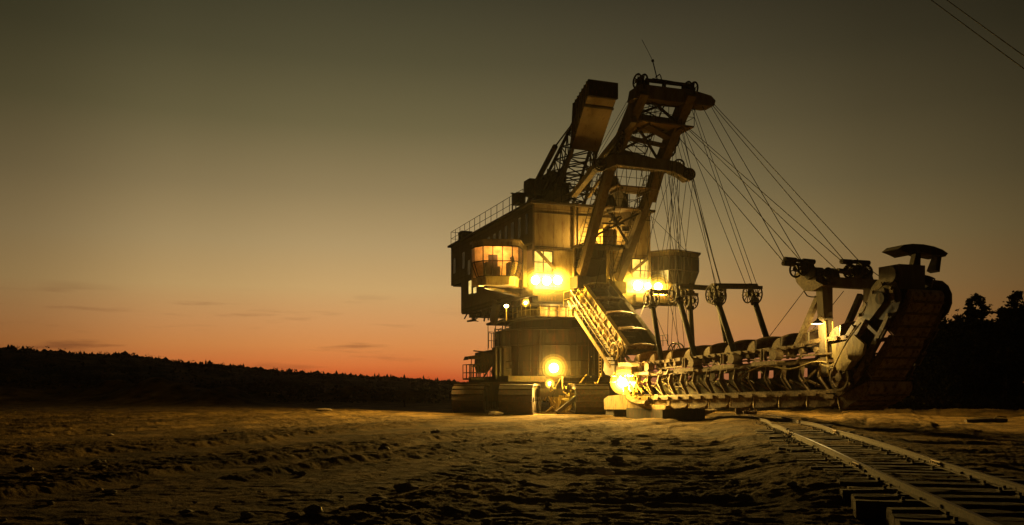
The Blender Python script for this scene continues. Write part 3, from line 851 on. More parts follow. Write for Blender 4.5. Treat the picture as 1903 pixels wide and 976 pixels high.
# curved portal haunches under the first cross beam
m = MB()
for side, sg in ((0, 1), (1, -1)):
    p = mp(1.2, side, (0.2 * sg, 0, 0)); q = mp(1.05, side, (0.2 * sg, 0, 0)); w = mp(1.2, side, (0.7 * sg, 0, 0))
    m.prism([p, q, p.lerp(w, 0.35).lerp(q, 0.35), w], (0, 0.25, 0))
m.build('portal_haunch', M['mast'], EX)
for (s0, s1) in ((0.35, 0.72), (1.22, 1.68), (1.68, 1.98)):
    for i in (0, 1): MB().beam(mp(s0, i), mp(s1, 1 - i), 0.11, 0.11).build('mast_cross_brace', M['dark'], EX)
m = MB()                                                 # lattice girder hanging behind the legs
for k in range(9):
    a0 = mp(1.25 + k * 0.08, 0, (0.75, 0.9, 0.2)); a1 = mp(1.25 + (k + 1) * 0.08, 0, (0.75, 0.9, 0.2))
    b0 = mp(1.25 + k * 0.08, 1, (-0.7, 0.9, 0.2)); b1 = mp(1.25 + (k + 1) * 0.08, 1, (-0.7, 0.9, 0.2))
    m.tube(a0, a1, 0.035, 5).tube(b0, b1, 0.035, 5).tube(a0, b1, 0.025, 5).tube(b0, a1, 0.025, 5)
    if k % 2 == 0: m.tube(a0, b0, 0.025, 5)
m.build('mast_lattice', M['dark'], EX)
for k, (s, zoff, w) in enumerate(((1.62, -0.1, 1.5), (0.90, 0.1, 1.2), (0.72, 0.0, 0.9))):
    p = mp(s, 0, (0.3, 0.6, zoff)); q = mp(s, 1, (0.35 if k == 0 else 0.1, -0.3, zoff))
    m = MB(); m.box((p.x, p.y - w, min(p.z, q.z)), (q.x + (0.35 if k == 0 else 0.0), p.y + 0.3, min(p.z, q.z) + 0.08)); pf = m.build('service_platform', M['counter'], EX)
    zz = min(p.z, q.z) + 0.08
    m = MB(); m.rail((p.x, p.y - w, zz), (q.x + (0.35 if k == 0 else 0), p.y - w, zz), 4, 0.9, 0.018, (0.5,)); m.rail((q.x + (0.35 if k == 0 else 0), p.y - w, zz), (q.x + (0.35 if k == 0 else 0), p.y + 0.3, zz), 2, 0.9, 0.018, (0.5,)); m.build('platform_railing', M['dark'], pf)
    for t_ in (0.15, 0.85):
        c = Vector((p.x + (q.x - p.x) * t_, 0, 0)); MB().beam((c.x, p.y - w, zz - 0.16), (c.x, p.y + 0.3, zz - 0.16), 0.1, 0.14).build('platform_joist', M['mast'], pf)
# inclined walkways with stair treads
m = MB(); a = mp(0.92, 0, (0.4, 0.3, 0.1)); b = mp(0.55, 1, (-0.2, 0.4, 0.2)); m.beam(a, b, 0.6, 0.1); m.rail(a, b, 6, 0.9, 0.02, (0.5,)); m.build('mast_walkway', M['mast'], EX)
m = MB(); a = mp(1.62, 0, (0.2, -0.5, -0.1)); b = mp(1.45, 1, (-0.2, -0.3, 0.2)); m.beam(a, b, 0.5, 0.1); m.rail(a, b, 5, 0.8, 0.02, (0.5,)); m.build('mast_walkway', M['mast'], EX)
# back stay struts and the deck beams on the roof
for (lo, hi, r) in (((1066, 362), (1178, 222), 2.6), ((1094, 366), (1160, 268), 3.4)):
    w = 0.34 if r < 3 else 0.16
    MB().beam(on_r(*lo, r), on_r(*hi, r), w, w).build('back_stay', M['mast'], EX)
MB().beam(on_r(1215, 375, 5.9), mp(1.5, 1, (0.2, 0.3, 0)), 0.2, 0.2).build('back_stay', M['mast'], EX)
MB().beam(on_b(1030, 377, 0.6), on_b(1088, 349, 0.2), 0.5, 0.28).build('stay_beam', M['mast'], EX)
MB().beam(on_b(1078, 348, 0.5), on_b(1128, 358, -0.2), 0.3, 0.22).build('stay_beam', M['mast'], EX)
m = MB(); m.rail(on_b(1085, 349, 1.2), on_b(1128, 352, 1.2), 3, 0.9, 0.02, (0.5,)); m.rail(on_b(1093, 345, 0.4), on_b(1110, 346, 0.4), 2, 0.55, 0.018, (0.5,)); m.build('stay_railing', M['dark'], EX)
m = MB(); m.beam(on_b(1100, 385, 0.3), on_b(1120, 355, 0.3), 0.12, 0.12); m.beam(on_b(1122, 384, 0.3), on_b(1104, 357, 0.3), 0.12, 0.12); m.beam(on_b(1080, 384, 0.3), on_b(1096, 360, 0.3), 0.14, 0.14); m.build('stay_truss', M['dark'], EX)
MB().box(on_b(1138, 388, 0.6), on_b(1153, 366, 1.6)).build('winch_housing', M['dark'], EX)

# machinery platform on the front of the house
pz = on_b(1100, 456, -0.8).z
MB().box((on_b(1074, 456, -.8).x, -1.5, pz - 0.1), (on_b(1158, 456, -.8).x, -0.005, pz)).build('machinery_deck', M['dark'], EX)
m = MB(); m.tube(on_b(1118, 445, -0.6), on_b(1142, 448, -0.6), 0.3, 14); m.box(on_b(1120, 455, -0.9), on_b(1138, 430, -0.3)); m.tube(on_b(1128, 430, -.6), on_b(1128, 418, -.6), 0.22, 10); m.tube(on_b(1112, 440, -.5), on_b(1118, 452, -.5), 0.2, 10); m.build('chute_drive', M['yellow'], EX)
m = MB()
for (x0, y0, x1, y1) in ((1118, 415, 1178, 417), (1130, 385, 1152, 420), (1175, 385, 1140, 420), (1150, 380, 1185, 450), (1132, 412, 1178, 390)):
    m.beam(on_b(x0, y0, -0.9), on_b(x1, y1, -0.9), 0.09, 0.09)
m.build('portal_truss', M['dark'], EX)
m = MB(); m.box(on_b(1156, 420, -0.8), on_b(1166, 432, -0.5)); m.build('junction_box', M['dark'], EX)
m = MB(); m.rail(on_b(1074, 456, -1.4), on_b(1158, 458, -1.4), 6, 0.55, 0.018, (0.5,)); m.build('machinery_railing', M['dark'], EX)
m = MB(); m.path([on_b(1085, 408, -.05), on_b(1078, 425, -.05), on_b(1074, 430, -.05)], 0.012, 4); m.path([on_b(1086, 410, -.05), on_b(1096, 422, -.05)], 0.012, 4); m.path([on_b(1080, 430, -.05), on_b(1080, 450, -.05)], 0.012, 4); m.build('wall_cable', M['rope'], EX)
# pipes in the recess of the front
m = MB()
for (px, w) in ((1130, .12), (1136, 0.07)): m.tube(on_b(px, 540, -0.02), on_b(px, 466, -0.02), w, 8)
m.build('recess_pipe', M['wall_x'], EX)
m = MB(); m.tube(on_b(1066, 540, -0.12), on_b(1066, 495, -0.12), 0.07, 6); m.build('recess_pipe', M['wall_x'], EX)

# --- counterweight and its lattice arm ---------------------------------------
A_, B_, C_, D_ = on_r(1092, 180, 3.1), on_r(1095, 148, 3.1), on_r(1066, 195, 3.1), on_r(1062, 277, 3.1)
cw = MB().prism([A_, B_, C_, D_], (1.87, 0, 0)).build('counterweight', M['counter'], EX)
e1 = A_.lerp(D_, 0.16)
dn = (D_ - A_).normalized(); nn = Vector((0, dn.z, -dn.y))
if nn.y > 0: nn = -nn
MB().beam(e1 + nn * 0.03 - Vector((0.03, 0, 0)), e1 + nn * 0.03 + Vector((1.9, 0, 0)), 0.12, 0.06, up=nn).build('counterweight_seam', M['dark'], cw)
MB().box((3.06, A_.y - 0.05, A_.z + 0.02), (5.01, A_.y - 0.22, B_.z + 0.03)).build('counterweight_cap', M['dark'], cw)
m = MB()
pq = [A_, B_, C_, D_]
m.prism([p + Vector((-0.02, 0, 0)) for p in pq], (-0.05, 0, 0)); m.build('counterweight_cheek', M['dark'], cw)
for k in range(7):
    t_ = (k + 0.5) / 7; a = B_.lerp(C_, t_); b = A_.lerp(D_, t_)
    MB().beam(a + Vector((-0.1, 0, 0)), b + Vector((-0.1, 0, 0)), 0.06, 0.06).build('cheek_rib', M['mast'], cw)
base = [Vector((2.3, 5.6, ZT)), Vector((5.6, 5.6, ZT)), Vector((2.3, 8.2, ZT)), Vector((5.6, 8.2, ZT))]
tops = [D_ + Vector((0.1, 0, 0.05)), D_ + Vector((1.75, 0, 0.05)), C_.lerp(D_, 0.35) + Vector((0.1, 0, 0)), C_.lerp(D_, 0.35) + Vector((1.75, 0, 0))]
def ch(i, s): return base[i].lerp(tops[i], s)
for i in range(4):
    MB().beam(ch(i, 0), ch(i, 1), 0.15, 0.15).build('arm_chord', M['dark'], EX)
for (i, j) in ((0, 1), (2, 3), (0, 2), (1, 3)):
    m = MB(); n = 9
    for k in range(n):
        m.tube(ch(i, k / n), ch(j, (k + 1) / n), 0.045, 5); m.tube(ch(i, (k + 1) / n), ch(j, (k + 1) / n), 0.04, 5)
        if k % 2: m.tube(ch(j, k / n), ch(i, (k + 1) / n), 0.04, 5)
    m.build('arm_lattice', M['dark'], EX)
# pale strut, hydraulic rams and roof machinery round the arm
MB().beam(on_r(1040, 345, 3.0), on_r(1064, 278, 3.0), 0.16, 0.2).build('arm_strut', M['counter'], EX)
MB().tube(on_r(990, 352, 1.6), on_r(1032, 272, 1.6), 0.17, 10).build('luffing_ram', M['dark'], EX)
MB().tube(on_r(1032, 272, 1.6), on_r(1060, 235, 2.4), 0.05, 6).build('luffing_rod', M['dark'], EX)
MB().tube(on_r(975, 392, 1.6), on_r(991, 352, 1.6), 0.12, 8).build('luffing_ram', M['dark'], EX)
m = MB(); m.box(on_r(984, 360, 1.2), on_r(1000, 340, 2.2)); m.box(on_r(973, 343, 1.5) , on_r(1000, 346, 1.9)); m.build('ram_bearing', M['dark'], EX)
m = MB(); m.box((2.2, 3.4, ZT + 0.14), (3.9, 5.4, ZT + 2.3)); m.box((2.5, 3.2, ZT + 2.3), (3.6, 5.0, ZT + 2.9)); m.build('roof_winch_house', M['dark'], EX)
m = MB()
for i in range(40):
    px = rnd.uniform(985, 1065); py = rnd.uniform(322, 376); p = on_b(px, py, rnd.uniform(3.0, 5.5)); q = on_b(px + rnd.uniform(-16, 16), py + rnd.uniform(-18, 14), rnd.uniform(3.0, 5.5))
    (m.tube(p, q, rnd.uniform(0.025, 0.06), 5))
m.build('roof_pipework', M['dark'], EX)
m = MB(); m.rail(on_b(1035, 374, 0.8), on_b(1068, 356, 0.8), 4, 0.7, 0.02, (0.5,)); m.rail((0.3, 1.5, ZT + .14), (2.3, 1.5, ZT + .14), 4, 1.1, 0.02, (0.5,)); m.build('arm_railing', M['dark'], EX)
for k in range(4):
    MB().beam(on_r(988 + k * 8, 372 - k * 3, 2.0), on_r(1004 + k * 8, 335 - k * 4, 2.2), 0.1, 0.1).build('arm_knee_brace', M['dark'], EX)

# --- inclined chute (upper ladder) --------------------------------------------
RL, RR, RC_ = 2.9, 4.8, 3.85
t0, z0, t1, z1_ = -0.3, 8.05, -6.35, 3.75
def ch_pt(s, r, dz=0.0): return Vector((r, t0 + (t1 - t0) * s, z0 + (z1_ - z0) * s + dz))
DZ = (ch_pt(1, 0) - ch_pt(0, 0)).normalized(); NZ = Vector((0, DZ.z, -DZ.y))
if NZ.z < 0: NZ = -NZ
# left plate girder with gussets: each web plate and rib
for (r, nm, mat) in ((RL, 'chute_girder', M['yellow']), (RR, 'chute_girder', M['dark'])):
    a, b = ch_pt(0, r), ch_pt(1, r)
    hgt = 0.95 if r == RL else 1.25
    g_ = MB().prism([a + NZ * 0.12, b + NZ * 0.12, b - NZ * hgt + DZ * -0.1, a - NZ * hgt], (0.07, 0, 0)).build(nm, mat, EX)
    MB().beam(a + NZ * 0.14 + Vector((0.03, 0, 0)), b + NZ * 0.14 + Vector((0.03, 0, 0)), 0.28, 0.05, up=NZ).build('girder_flange', M['mast'] if r != RL else M['yellow'], g_)
for k in range(9):                                       # triangular gussets stand out from the girder
    p = ch_pt(0.06 + k * 0.105, RL)
    MB().prism([p + NZ * 0.1, p - NZ * 0.75, p - NZ * 0.75 + DZ * 0.1 + Vector((-0.3, 0, 0)), p + NZ * 0.05 + DZ * 0.06 + Vector((-0.04, 0, 0))], DZ * 0.05).build('gusset', M['yellow'], EX)
MB().prism([ch_pt(0, RL + 0.08) - NZ * 0.45, ch_pt(1, RL + 0.08) - NZ * 0.45, ch_pt(1, RL + 0.08) - NZ * 0.5, ch_pt(0, RL + 0.08) - NZ * 0.5], (RR - RL - 0.1, 0, 0)).build('chute_floor', M['dark'], EX)
# stairway beside the chute
sa, sb = on_r(1060, 570, 1.7), on_r(1134, 682, 1.7)
ss = MB()
for r in (0, 0.62): ss.beam(sa + Vector((r, 0, 0)), sb + Vector((r, 0, 0)), 0.06, 0.2)
stairs = ss.build('stairway', M['yellow'], EX)
for k in range(16):
    p = sa.lerp(sb, (k + 0.5) / 16); MB().box((p.x + 0.04, p.y - 0.1, p.z - 0.02), (p.x + 0.58, p.y + 0.12, p.z + 0.03)).build('stair_tread', M['dark'], stairs)
m = MB()
for r in (0.0, 0.62): m.rail(sa + Vector((r, 0, 0.1)), sb + Vector((r, 0, 0.1)), 6, 0.85, 0.02, (0.5,))
m.build('stair_handrail', M['yellow'], stairs)
m = MB(); m.rail(on_r(1063, 568, 1.75), on_r(1063, 568, 1.75) + Vector((0, 1.2, 0)), 1, 0.9, 0.025, (0.5,)); m.path([on_r(1056, 560, 1.6), on_r(1063, 575, 1.6), on_r(1064, 588, 1.6)], 0.07, 6); m.build('stair_landing_rail', M['yellow'], stairs)
m = MB()
for k in range(8):                                        # rollers and brackets under the girder
    p = ch_pt(0.2 + k * 0.1, RL - 0.35) - NZ * 0.6
    m.tube(p, p + Vector((0.3, 0, 0)), 0.16, 10); m.beam(p + NZ * -0.25, p + NZ * 0.3, 0.06, 0.12)
m.build('roller_bracket', M['yellow'], EX)

# transfer machinery where the two ladders meet
m = MB(); p = on_r(1141, 655, 2.4); m.tube(p, p + Vector((0.5, 0, 0)), 0.42, 18); m.build('guide_drum', M['dark'], EX)
m = MB(); m.wheel(on_r(1141, 655, 2.3), (1, 0, 0), 0.55, 0.05, 8, 0.14, 0.2, 0.035); m.wheel(on_r(1151, 646, 2.6), (1, 0, 0), 0.45, 0.05, 8, 0.12, 0.2, 0.035); m.build('guide_wheel', M['yellow'], EX)
m = MB(); pts = [(1123, 668), (1127, 662), (1138, 664), (1142, 672), (1142, 694), (1136, 699), (1125, 696), (1121, 688)]
m.prism([on_r(x, y, 2.2) for x, y in pts], (0.7, 0, 0)); m.build('belt_guard', M['cab'], EX)
m = MB(); a = on_r(1145, 697, 2.2); b = on_r(1173, 680, 2.2)
m.box((2.2, a.y, a.z), (3.0, b.y, b.z)); m.prism([on_r(1142, 681, 2.1), on_r(1146, 674, 2.3), on_r(1170, 674, 2.3), on_r(1176, 681, 2.1)], (0.9, 0, 0.02)); m.build('control_cabinet', M['yellow'], EX)
m = MB(); m.rail(on_r(1113.5, 699, 1.9), on_r(1113.5, 699, 1.9), 1, 1.3, 0.03, ());
pa = on_r(1113, 700, 1.9); pb = on_r(1118, 700, 1.9)
for k in range(8): m.tube(pa + Vector((0, 0, k * 0.16)), pb + Vector((0, 0, k * 0.16)), 0.02, 5)
m.tube(pa, pa + Vector((0, 0, 1.25)), 0.03, 5).tube(pb, pb + Vector((0, 0, 1.25)), 0.03, 5)
m.build('access_ladder', M['yellow'], EX)
m = MB(); pts = [(1122, 742), (1130, 736), (1160, 733), (1172, 736), (1182, 745), (1200, 752), (1236, 754), (1236, 761), (1123, 761)]
m.prism([on_r(x, y, 2.55) for x, y in pts], (2.3, 0, 0)); m.build('ladder_shoe', M['yellow'], EX)
m = MB(); a = on_r(1164, 769, 2.5); b = on_r(1231, 761, 2.5); m.box((2.5, a.y, 0.0), (4.9, b.y, b.z - 0.01)); m.build('skid', M['dark'], EX)
a = on_r(1126, 769, 2.6); b = on_r(1140, 760, 2.6); MB().box((2.6, a.y, 0), (4.6, b.y, b.z - 0.01)).build('skid', M['dark'], EX)
m = MB()
pth = [on_r(x, y, 2.45) for x, y in ((1163, 718), (1164, 728), (1168, 738), (1177, 746), (1190, 750), (1202, 750))]
m.path(pth, 0.17, 8); m.build('guide_rail_bend', M['ladder'], EX)
m = MB()
for i in range(60):
    px = rnd.uniform(1150, 1200); py = rnd.uniform(675, 738); p = on_r(px, py, rnd.uniform(2.3, 3.4)); q = on_r(px + rnd.uniform(-10, 10), py + rnd.uniform(-16, 16), rnd.uniform(2.3, 3.2))
    if i % 3: m.tube(p, q, rnd.uniform(0.02, 0.06), 5)
    else: m.beam(p, q, rnd.uniform(0.06, 0.16), rnd.uniform(0.04, 0.1))
m.build('hinge_linkage', M['yellow'], EX)

# --- planing ladder -------------------------------------------------------------
def lad_z(t, k):                                          # heights that rise slowly outwards
    s = (t - 8.0) / 8.4
    lo, hi = {'bot': (0.70, 0.92), 'foot': (1.14, 1.38), 'knee': (1.84, 1.95), 'rib': (2.25, 2.48), 'rail': (2.42, 2.64), 'chain': (2.86, 3.10), 'top': (3.42, 3.62)}[k]
    return lo + (hi - lo) * s


def lp(t, r, k, dz=0.0): return Vector((r, -t, lad_z(t, k) + dz))


T0, T1 = 7.3, 22.6
for r in (RL, RR):
    MB().beam(lp(T0, r, 'rib'), lp(T1, r, 'rib'), 0.2, 0.16).build('ladder_chord', M['ladder'], EX)
    MB().beam(lp(T0 + .3, r, 'foot', -0.04), lp(T1, r, 'foot', -0.04), 0.22, 0.14).build('ladder_chord', M['ladder'], EX)
    MB().beam(lp(T0, r - 0.12, 'rail', 0.08), lp(T1, r - 0.12, 'rail', 0.08), 0.16, 0.06).build('guide_rail', M['ladder'], EX)
rt = [7.94 + 1.062 * k for k in range(15)]
for r in (RL, RR):
    for t in rt:
        sg = -1 if r == RL else 1
        m = MB()
        a = Vector((r + sg * 0.12, -t, lad_z(t, 'rib') - 0.08)); b = Vector((r + sg * 0.16, -t + 0.06, lad_z(t, 'knee'))); c = Vector((r + sg * 0.02, -t - 0.26, lad_z(t, 'foot')))
        m.beam(a, b, 0.17, 0.07, up=(0, 1, 0), w2=0.2); m.beam(b, c, 0.2, 0.07, up=(0, 1, 0), w2=0.14)
        m.build('ladder_rib', M['ladder'], EX)
for k in range(14):
    t, u = rt[k], rt[k + 1]
    if k % 2 == 0:
        m = MB(); m.beam(Vector((RL + .05, -t - .15, lad_z(t, 'knee'))), Vector((RL + .05, -u + 0.15, lad_z(u, 'rib') - 0.1)), 0.08, 0.08)
        m.build('ladder_diagonal', M['ladder'], EX)
    m = MB(); m.beam(Vector((RL + .05, -t - .1, lad_z(t, 'knee') - 0.1)), Vector((RL + .05, -u + 0.0, lad_z(u, 'foot') + 0.05)), 0.07, 0.07)
    m.build('ladder_diagonal', M['ladder'], EX)
    m = MB(); m.box((RC_ - 0.03, -t - 0.05, lad_z(t, 'foot')), (RC_ + 0.03, -u - 0.05, lad_z(u, 'knee') + 0.05)); m.build('web_plate', M['dark'], EX)
    if k not in (5, 8):
        m = MB(); m.box((RC_ - 0.03, -t - 0.05, lad_z(t, 'knee') + 0.06), (RC_ + 0.03, -t - (0.72 if k in (2, 10) else 1.06), lad_z(t, 'rib') + 0.1)); m.build('web_plate', M['dark'], EX)
    m = MB(); m.beam((RL, -t, lad_z(t, 'rib') - 0.05), (RR, -t, lad_z(t, 'rib') - 0.05), 0.14, 0.14); m.build('ladder_crosspiece', M['ladder'], EX)
# shelves with spring packs beside the mast poles
for t in (8.9, 13.0, 16.1, 18.9):
    m = MB(); m.box((RL - 0.55, -t + 0.75, lad_z(t, 'rail') - 0.1), (RL - 0.1, -t - 0.75, lad_z(t, 'rail') - 0.03)); m.beam((RL - 0.55, -t + 0.8, lad_z(t, 'rail') - .14), (RL - 0.55, -t - 0.8, lad_z(t, 'rail') - .11), 0.05, 0.14); m.build('roller_shelf', M['ladder'], EX)
    for dt in (-0.45, -0.28, 0.1, 0.28):
        MB().tube((RL - 0.42, -t + dt, lad_z(t, 'rail')), (RL - 0.42, -t + dt, lad_z(t, 'rail') + 0.42), 0.075, 10).build('spring_pack', M['ladder'], EX)
    m = MB(); m.tube((RL - 0.55, -t - 0.55, lad_z(t, 'rail') + 0.2), (RL - 0.2, -t - 0.55, lad_z(t, 'rail') + 0.2), 0.22, 14); m.build('guide_roller', M['ladder'], EX)
for t in np.arange(8.2, 22, 0.83):
    m = MB(); z = lad_z(t, 'chain') - 0.22
    m.tube((RL - 0.2, -t, z), (RL + 0.1, -t, z), 0.11, 10); m.box((RL - 0.17, -t - 0.05, z - 0.24), (RL - 0.1, -t + 0.05, z)); m.build('carrier_roller', M['ladder'], EX)
m = MB(); m.path([lp(t, RL - 0.3, 'rail', -0.3 + 0.1 * math.sin(t * 2.1)) for t in np.arange(17.5, 22.5, 0.25)], 0.035, 5); m.build('power_cable', M['yellow'], EX)
for i in range(95):
    m = MB(); t = rnd.uniform(7.6, 22.3); k = rnd.choice(['knee', 'rib', 'rail', 'rib']); p = lp(t, RL - rnd.uniform(0.0, 0.25), k, rnd.uniform(-0.2, 0.25)); q = p + Vector((rnd.uniform(-0.05, 0.2), rnd.uniform(-0.35, 0.35), rnd.uniform(-0.25, 0.25)))
    if i % 3: m.beam(p, q, rnd.uniform(0.03, 0.08), rnd.uniform(0.03, 0.1)).build('ladder_bracket', M['ladder'], EX)
    else: m.path([p, p.lerp(q, 0.5) + Vector((-0.06, rnd.uniform(-.2, .2), -0.12)), q + Vector((0, rnd.uniform(-.7, .7), 0))], 0.022, 5).build('ladder_hose', M['ladder'], EX)

# --- buckets on the chain ---------------------------------------------------------
def make_bucket(long=False):
    w = 1.95
    prof = [(0.50, 0.0)]
    for k in range(8):
        a = PI * 0.5 * k / 7
        prof.append((0.50 - 0.55 * math.sin(a) * 1.0 + 0.0, 0.60 * (1 - (1 - math.sin(a)) ** 1.6) * 1.0))
    # curved back from (0.5,0) up to (-0.05,0.6); mouth faces -y
    back = []
    for k in range(9):
        a = PI / 2 * k / 8
        back.append((0.50 - 0.52 * (1 - math.cos(a)), 0.60 * math.sin(a)))
    if long:
        back = [(1.5, 0.05), (1.46, 0.24), (1.38, 0.36), (1.22, 0.43), (0.9, 0.47), (0.6, 0.49), (0.35, 0.5), (0.15, 0.5), (-0.05, 0.48)]
    m = MB(); th = 0.03
    n = len(back)
    # back sheet, double walled
    xs = [-w / 2 + w * i / 6 for i in range(7)]
    vs = []; fs = []
    for layer in (0, 1):
        for i, x in enumerate(xs):
            wob = 0.035 * math.sin(i * 2.3 + 1) * (1 if i not in (0, 6) else 0)
            for j, (y, z) in enumerate(back):
                s = j / (n - 1)
                yy, zz = (y, z) if layer == 0 else (y - th * 1.2 * (1 - s * 0.3), z - th * s)
                vs.append((x, yy - (0.12 * s if j == n - 1 else 0), zz * (1 - (0 if long else 0.26) * abs(2 * x / w) ** 2.6) + wob * s))
    ns = len(xs) * n
    for layer in (0, 1):
        for i in range(6):
            for j in range(n - 1):
                a = layer * ns + i * n + j
                fs.append((a, a + n, a + n + 1, a + 1))
    m.add(vs, fs)
    body = m.build('bucket', M['bucket_dusty_lifted' if long else 'bucket'], EX)
    for s in (-1, 1):
        mm = MB(); mm.prism([(s * (w / 2 - 0.02), y, z * (1.0 if long else 0.74)) for y, z in back] + [(s * (w / 2 - 0.02), -0.02, 0.02)], (s * 0.04, 0, 0)); mm.build('bucket_cheek', M['ladder'], body)
        mm = MB(); mm.path([(s * (w / 2 + 0.01), -0.05, 0.02), (s * (w / 2 + 0.01), -0.08, 0.28), (s * (w / 2), -0.1, 0.48 if long else 0.45)], 0.03, 5); mm.build('mouth_rim', M['bright_edge'], body)
    mm = MB(); zl_ = 0.49 if long else 0.61; mm.path([(w / 2 * k / 5, -0.1, zl_ * (1 - (0 if long else 0.26) * abs(k / 5) ** 2.6)) for k in range(-5, 6)], 0.035, 5); mm.build('cutting_lip', M['ladder'], body)
    if long:
        for yy, zz in ((0.3, 0.5), (0.78, 0.478), (1.2, 0.434)):
            MB().box((-w / 2 - 0.02, yy - 0.04, zz - 0.03), (w / 2 + 0.02, yy + 0.04, zz + 0.03)).build('wear_strip', M['ladder'], body)
    mm = MB(); mm.box((-0.5, 0.0, -0.12), (0.5, 0.4, 0.02)); mm.build('chain_lug', M['dark'], body)
    return body


def seg_path(pts):
    pts = [Vector(p) for p in pts]; L_ = [0]
    for i in range(len(pts) - 1): L_.append(L_[-1] + (pts[i + 1] - pts[i]).length)
    return pts, L_


def path_at(P, s):
    pts, L_ = P
    s = max(0, min(s, L_[-1] - 1e-6))
    for i in range(len(pts) - 1):
        if L_[i + 1] > s:
            return pts[i].lerp(pts[i + 1], (s - L_[i]) / (L_[i + 1] - L_[i])), (pts[i + 1] - pts[i]).normalized()
    return pts[-1], (pts[-1] - pts[-2]).normalized()


# the chain runs down the chute, out along the top, up the raised end, round it and back along the bottom
E0 = Vector((RC_, -22.9, 2.1)); ED = Vector((0, -2.15, 2.8)).normalized(); EN = Vector((0, ED.z, -ED.y))
if EN.z < 0: EN = -EN                                     # inner (upper left) side of the raised end
TUM = E0 + ED * 3.15                                      # tumbler at the far end
chain = [ch_pt(0.02, RC_, -0.35), ch_pt(0.3, RC_, -0.35), ch_pt(0.7, RC_, -0.35), Vector((RC_, -5.7, 3.72)), Vector((RC_, -6.5, 3.25)), Vector((RC_, -7.3, 2.93)), lp(8.3, RC_, 'chain', -0.05), lp(12, RC_, 'chain', -0.03), lp(20.4, RC_, 'chain', -0.03), Vector((RC_, -21.4, 3.35)), E0 + ED * 1.2 + EN * 0.6, E0 + ED * 2.7 + EN * 0.55]
for k in range(9):
    a = PI * k / 8
    chain.append(TUM + EN * (0.5 * math.cos(a)) + ED * (0.5 * math.sin(a)))
chain += [E0 + ED * 2.4 - EN * 0.58, E0 + ED * 1.2 - EN * 0.66, E0 + ED * 0.2 - EN * 0.62, Vector((RC_, -22.8, 1.45)), Vector((RC_, -22.3, 1.25)), lp(21.6, RC_, 'foot', -0.12), lp(12, RC_, 'foot', -0.12), lp(7.4, RC_, 'foot', -0.12), Vector((RC_, -6.6, 1.35)), Vector((RC_, -6.0, 2.2))]
CP = seg_path(chain)
bk = make_bucket()
bl = make_bucket(True)
s = 0.5; first = True; firstl = True
TURN = min(range(len(CP[0])), key=lambda i: (CP[0][i] - (TUM + ED * 0.5)).length); STURN = CP[1][TURN] + 0.75
total = CP[1][-1]
while s < total - 1.9:
    p, d = path_at(CP, s)
    # frame: x = across, y = back against travel (mouth towards travel), z = outward
    y_ = -d; x_ = Vector((1, 0, 0)); z_ = x_.cross(y_).normalized()
    mt = Matrix(((x_.x, y_.x, z_.x, p.x), (x_.y, y_.y, z_.y, p.y), (x_.z, y_.z, z_.z, p.z), (0, 0, 0, 1)))
    if p.y < -23.6 and s <= STURN: mt = Matrix.Translation((-0.15, 0, 0)) @ mt @ Matrix.Diagonal((0.78, 0.8, 0.7, 1))
    if s > STURN:
        if p.y < -22.9: mt = Matrix.Translation((-0.2, 0, 0)) @ mt @ Matrix.Diagonal((0.72, 1, 0.72, 1))
        if firstl: bl.matrix_local = mt; firstl = False
        else: copy_tree(bl, EX, mt)
    elif first: bk.matrix_local = mt; first = False
    else: copy_tree(bk, EX, mt)
    s += 1.65
for r in (RL + 0.25, RR - 0.25):
    m = MB(); s = 0.2; k = 0
    while s < total - 2:
        p, d = path_at(CP, s); q, _ = path_at(CP, s + 0.5)
        off = 0.05 if k % 2 else -0.05
        p = Vector((r + off - (0.42 if r < RC_ else -0.42), p.y, p.z)); q = Vector((r + off - (0.42 if r < RC_ else -0.42), q.y, q.z))
        m.beam(p, q, 0.05, 0.17, up=(1, 0, 0)) if False else m.beam(p, q, 0.05, 0.15)
        m.tube(p + Vector((-0.07, 0, 0)), p + Vector((0.07, 0, 0)), 0.06, 6)
        s += 0.48; k += 1
    m.build('drive_chain', M['ladder'], EX)

# --- raised outer end -----------------------------------------------------------------
for r in (RL - 0.05, RR + 0.05):
    a = E0.copy(); a.x = r; b = TUM.copy(); b.x = r
    MB().beam(a + EN * 0.42, b + EN * 0.35, 0.3, 0.2).build('end_chord', M['ladder'], EX)
    MB().beam(a - EN * 0.5 + ED * 0.2, b - EN * 0.5, 0.22, 0.16).build('end_chord', M['ladder'], EX)
    for k in range(4):
        c = a + ED * (0.4 + 0.8 * k)
        MB().beam(c + EN * 0.36, c - EN * 0.44, 0.16, 0.12).build('end_rib', M['ladder'], EX)
    m = MB(); m.prism([a + ED * 0.3 - EN * 0.58 + Vector((0.1, 0, 0)), a + ED * 2.6 - EN * 0.55 + Vector((0.1, 0, 0)), a + ED * 2.6 + EN * 0.3 + Vector((0.1, 0, 0)), a + ED * 0.3 + EN * 0.3 + Vector((0.1, 0, 0))], (0.04, 0, 0)); m.build('end_web', M['dark'], EX)
m = MB(); m.tube(TUM + Vector((-0.95, 0, 0)), TUM + Vector((0.95, 0, 0)), 0.42, 18); m.tube(TUM + Vector((-1.3, 0, 0)), TUM + Vector((1.3, 0, 0)), 0.2, 12); tum = m.build('end_tumbler', M['dark'], EX)
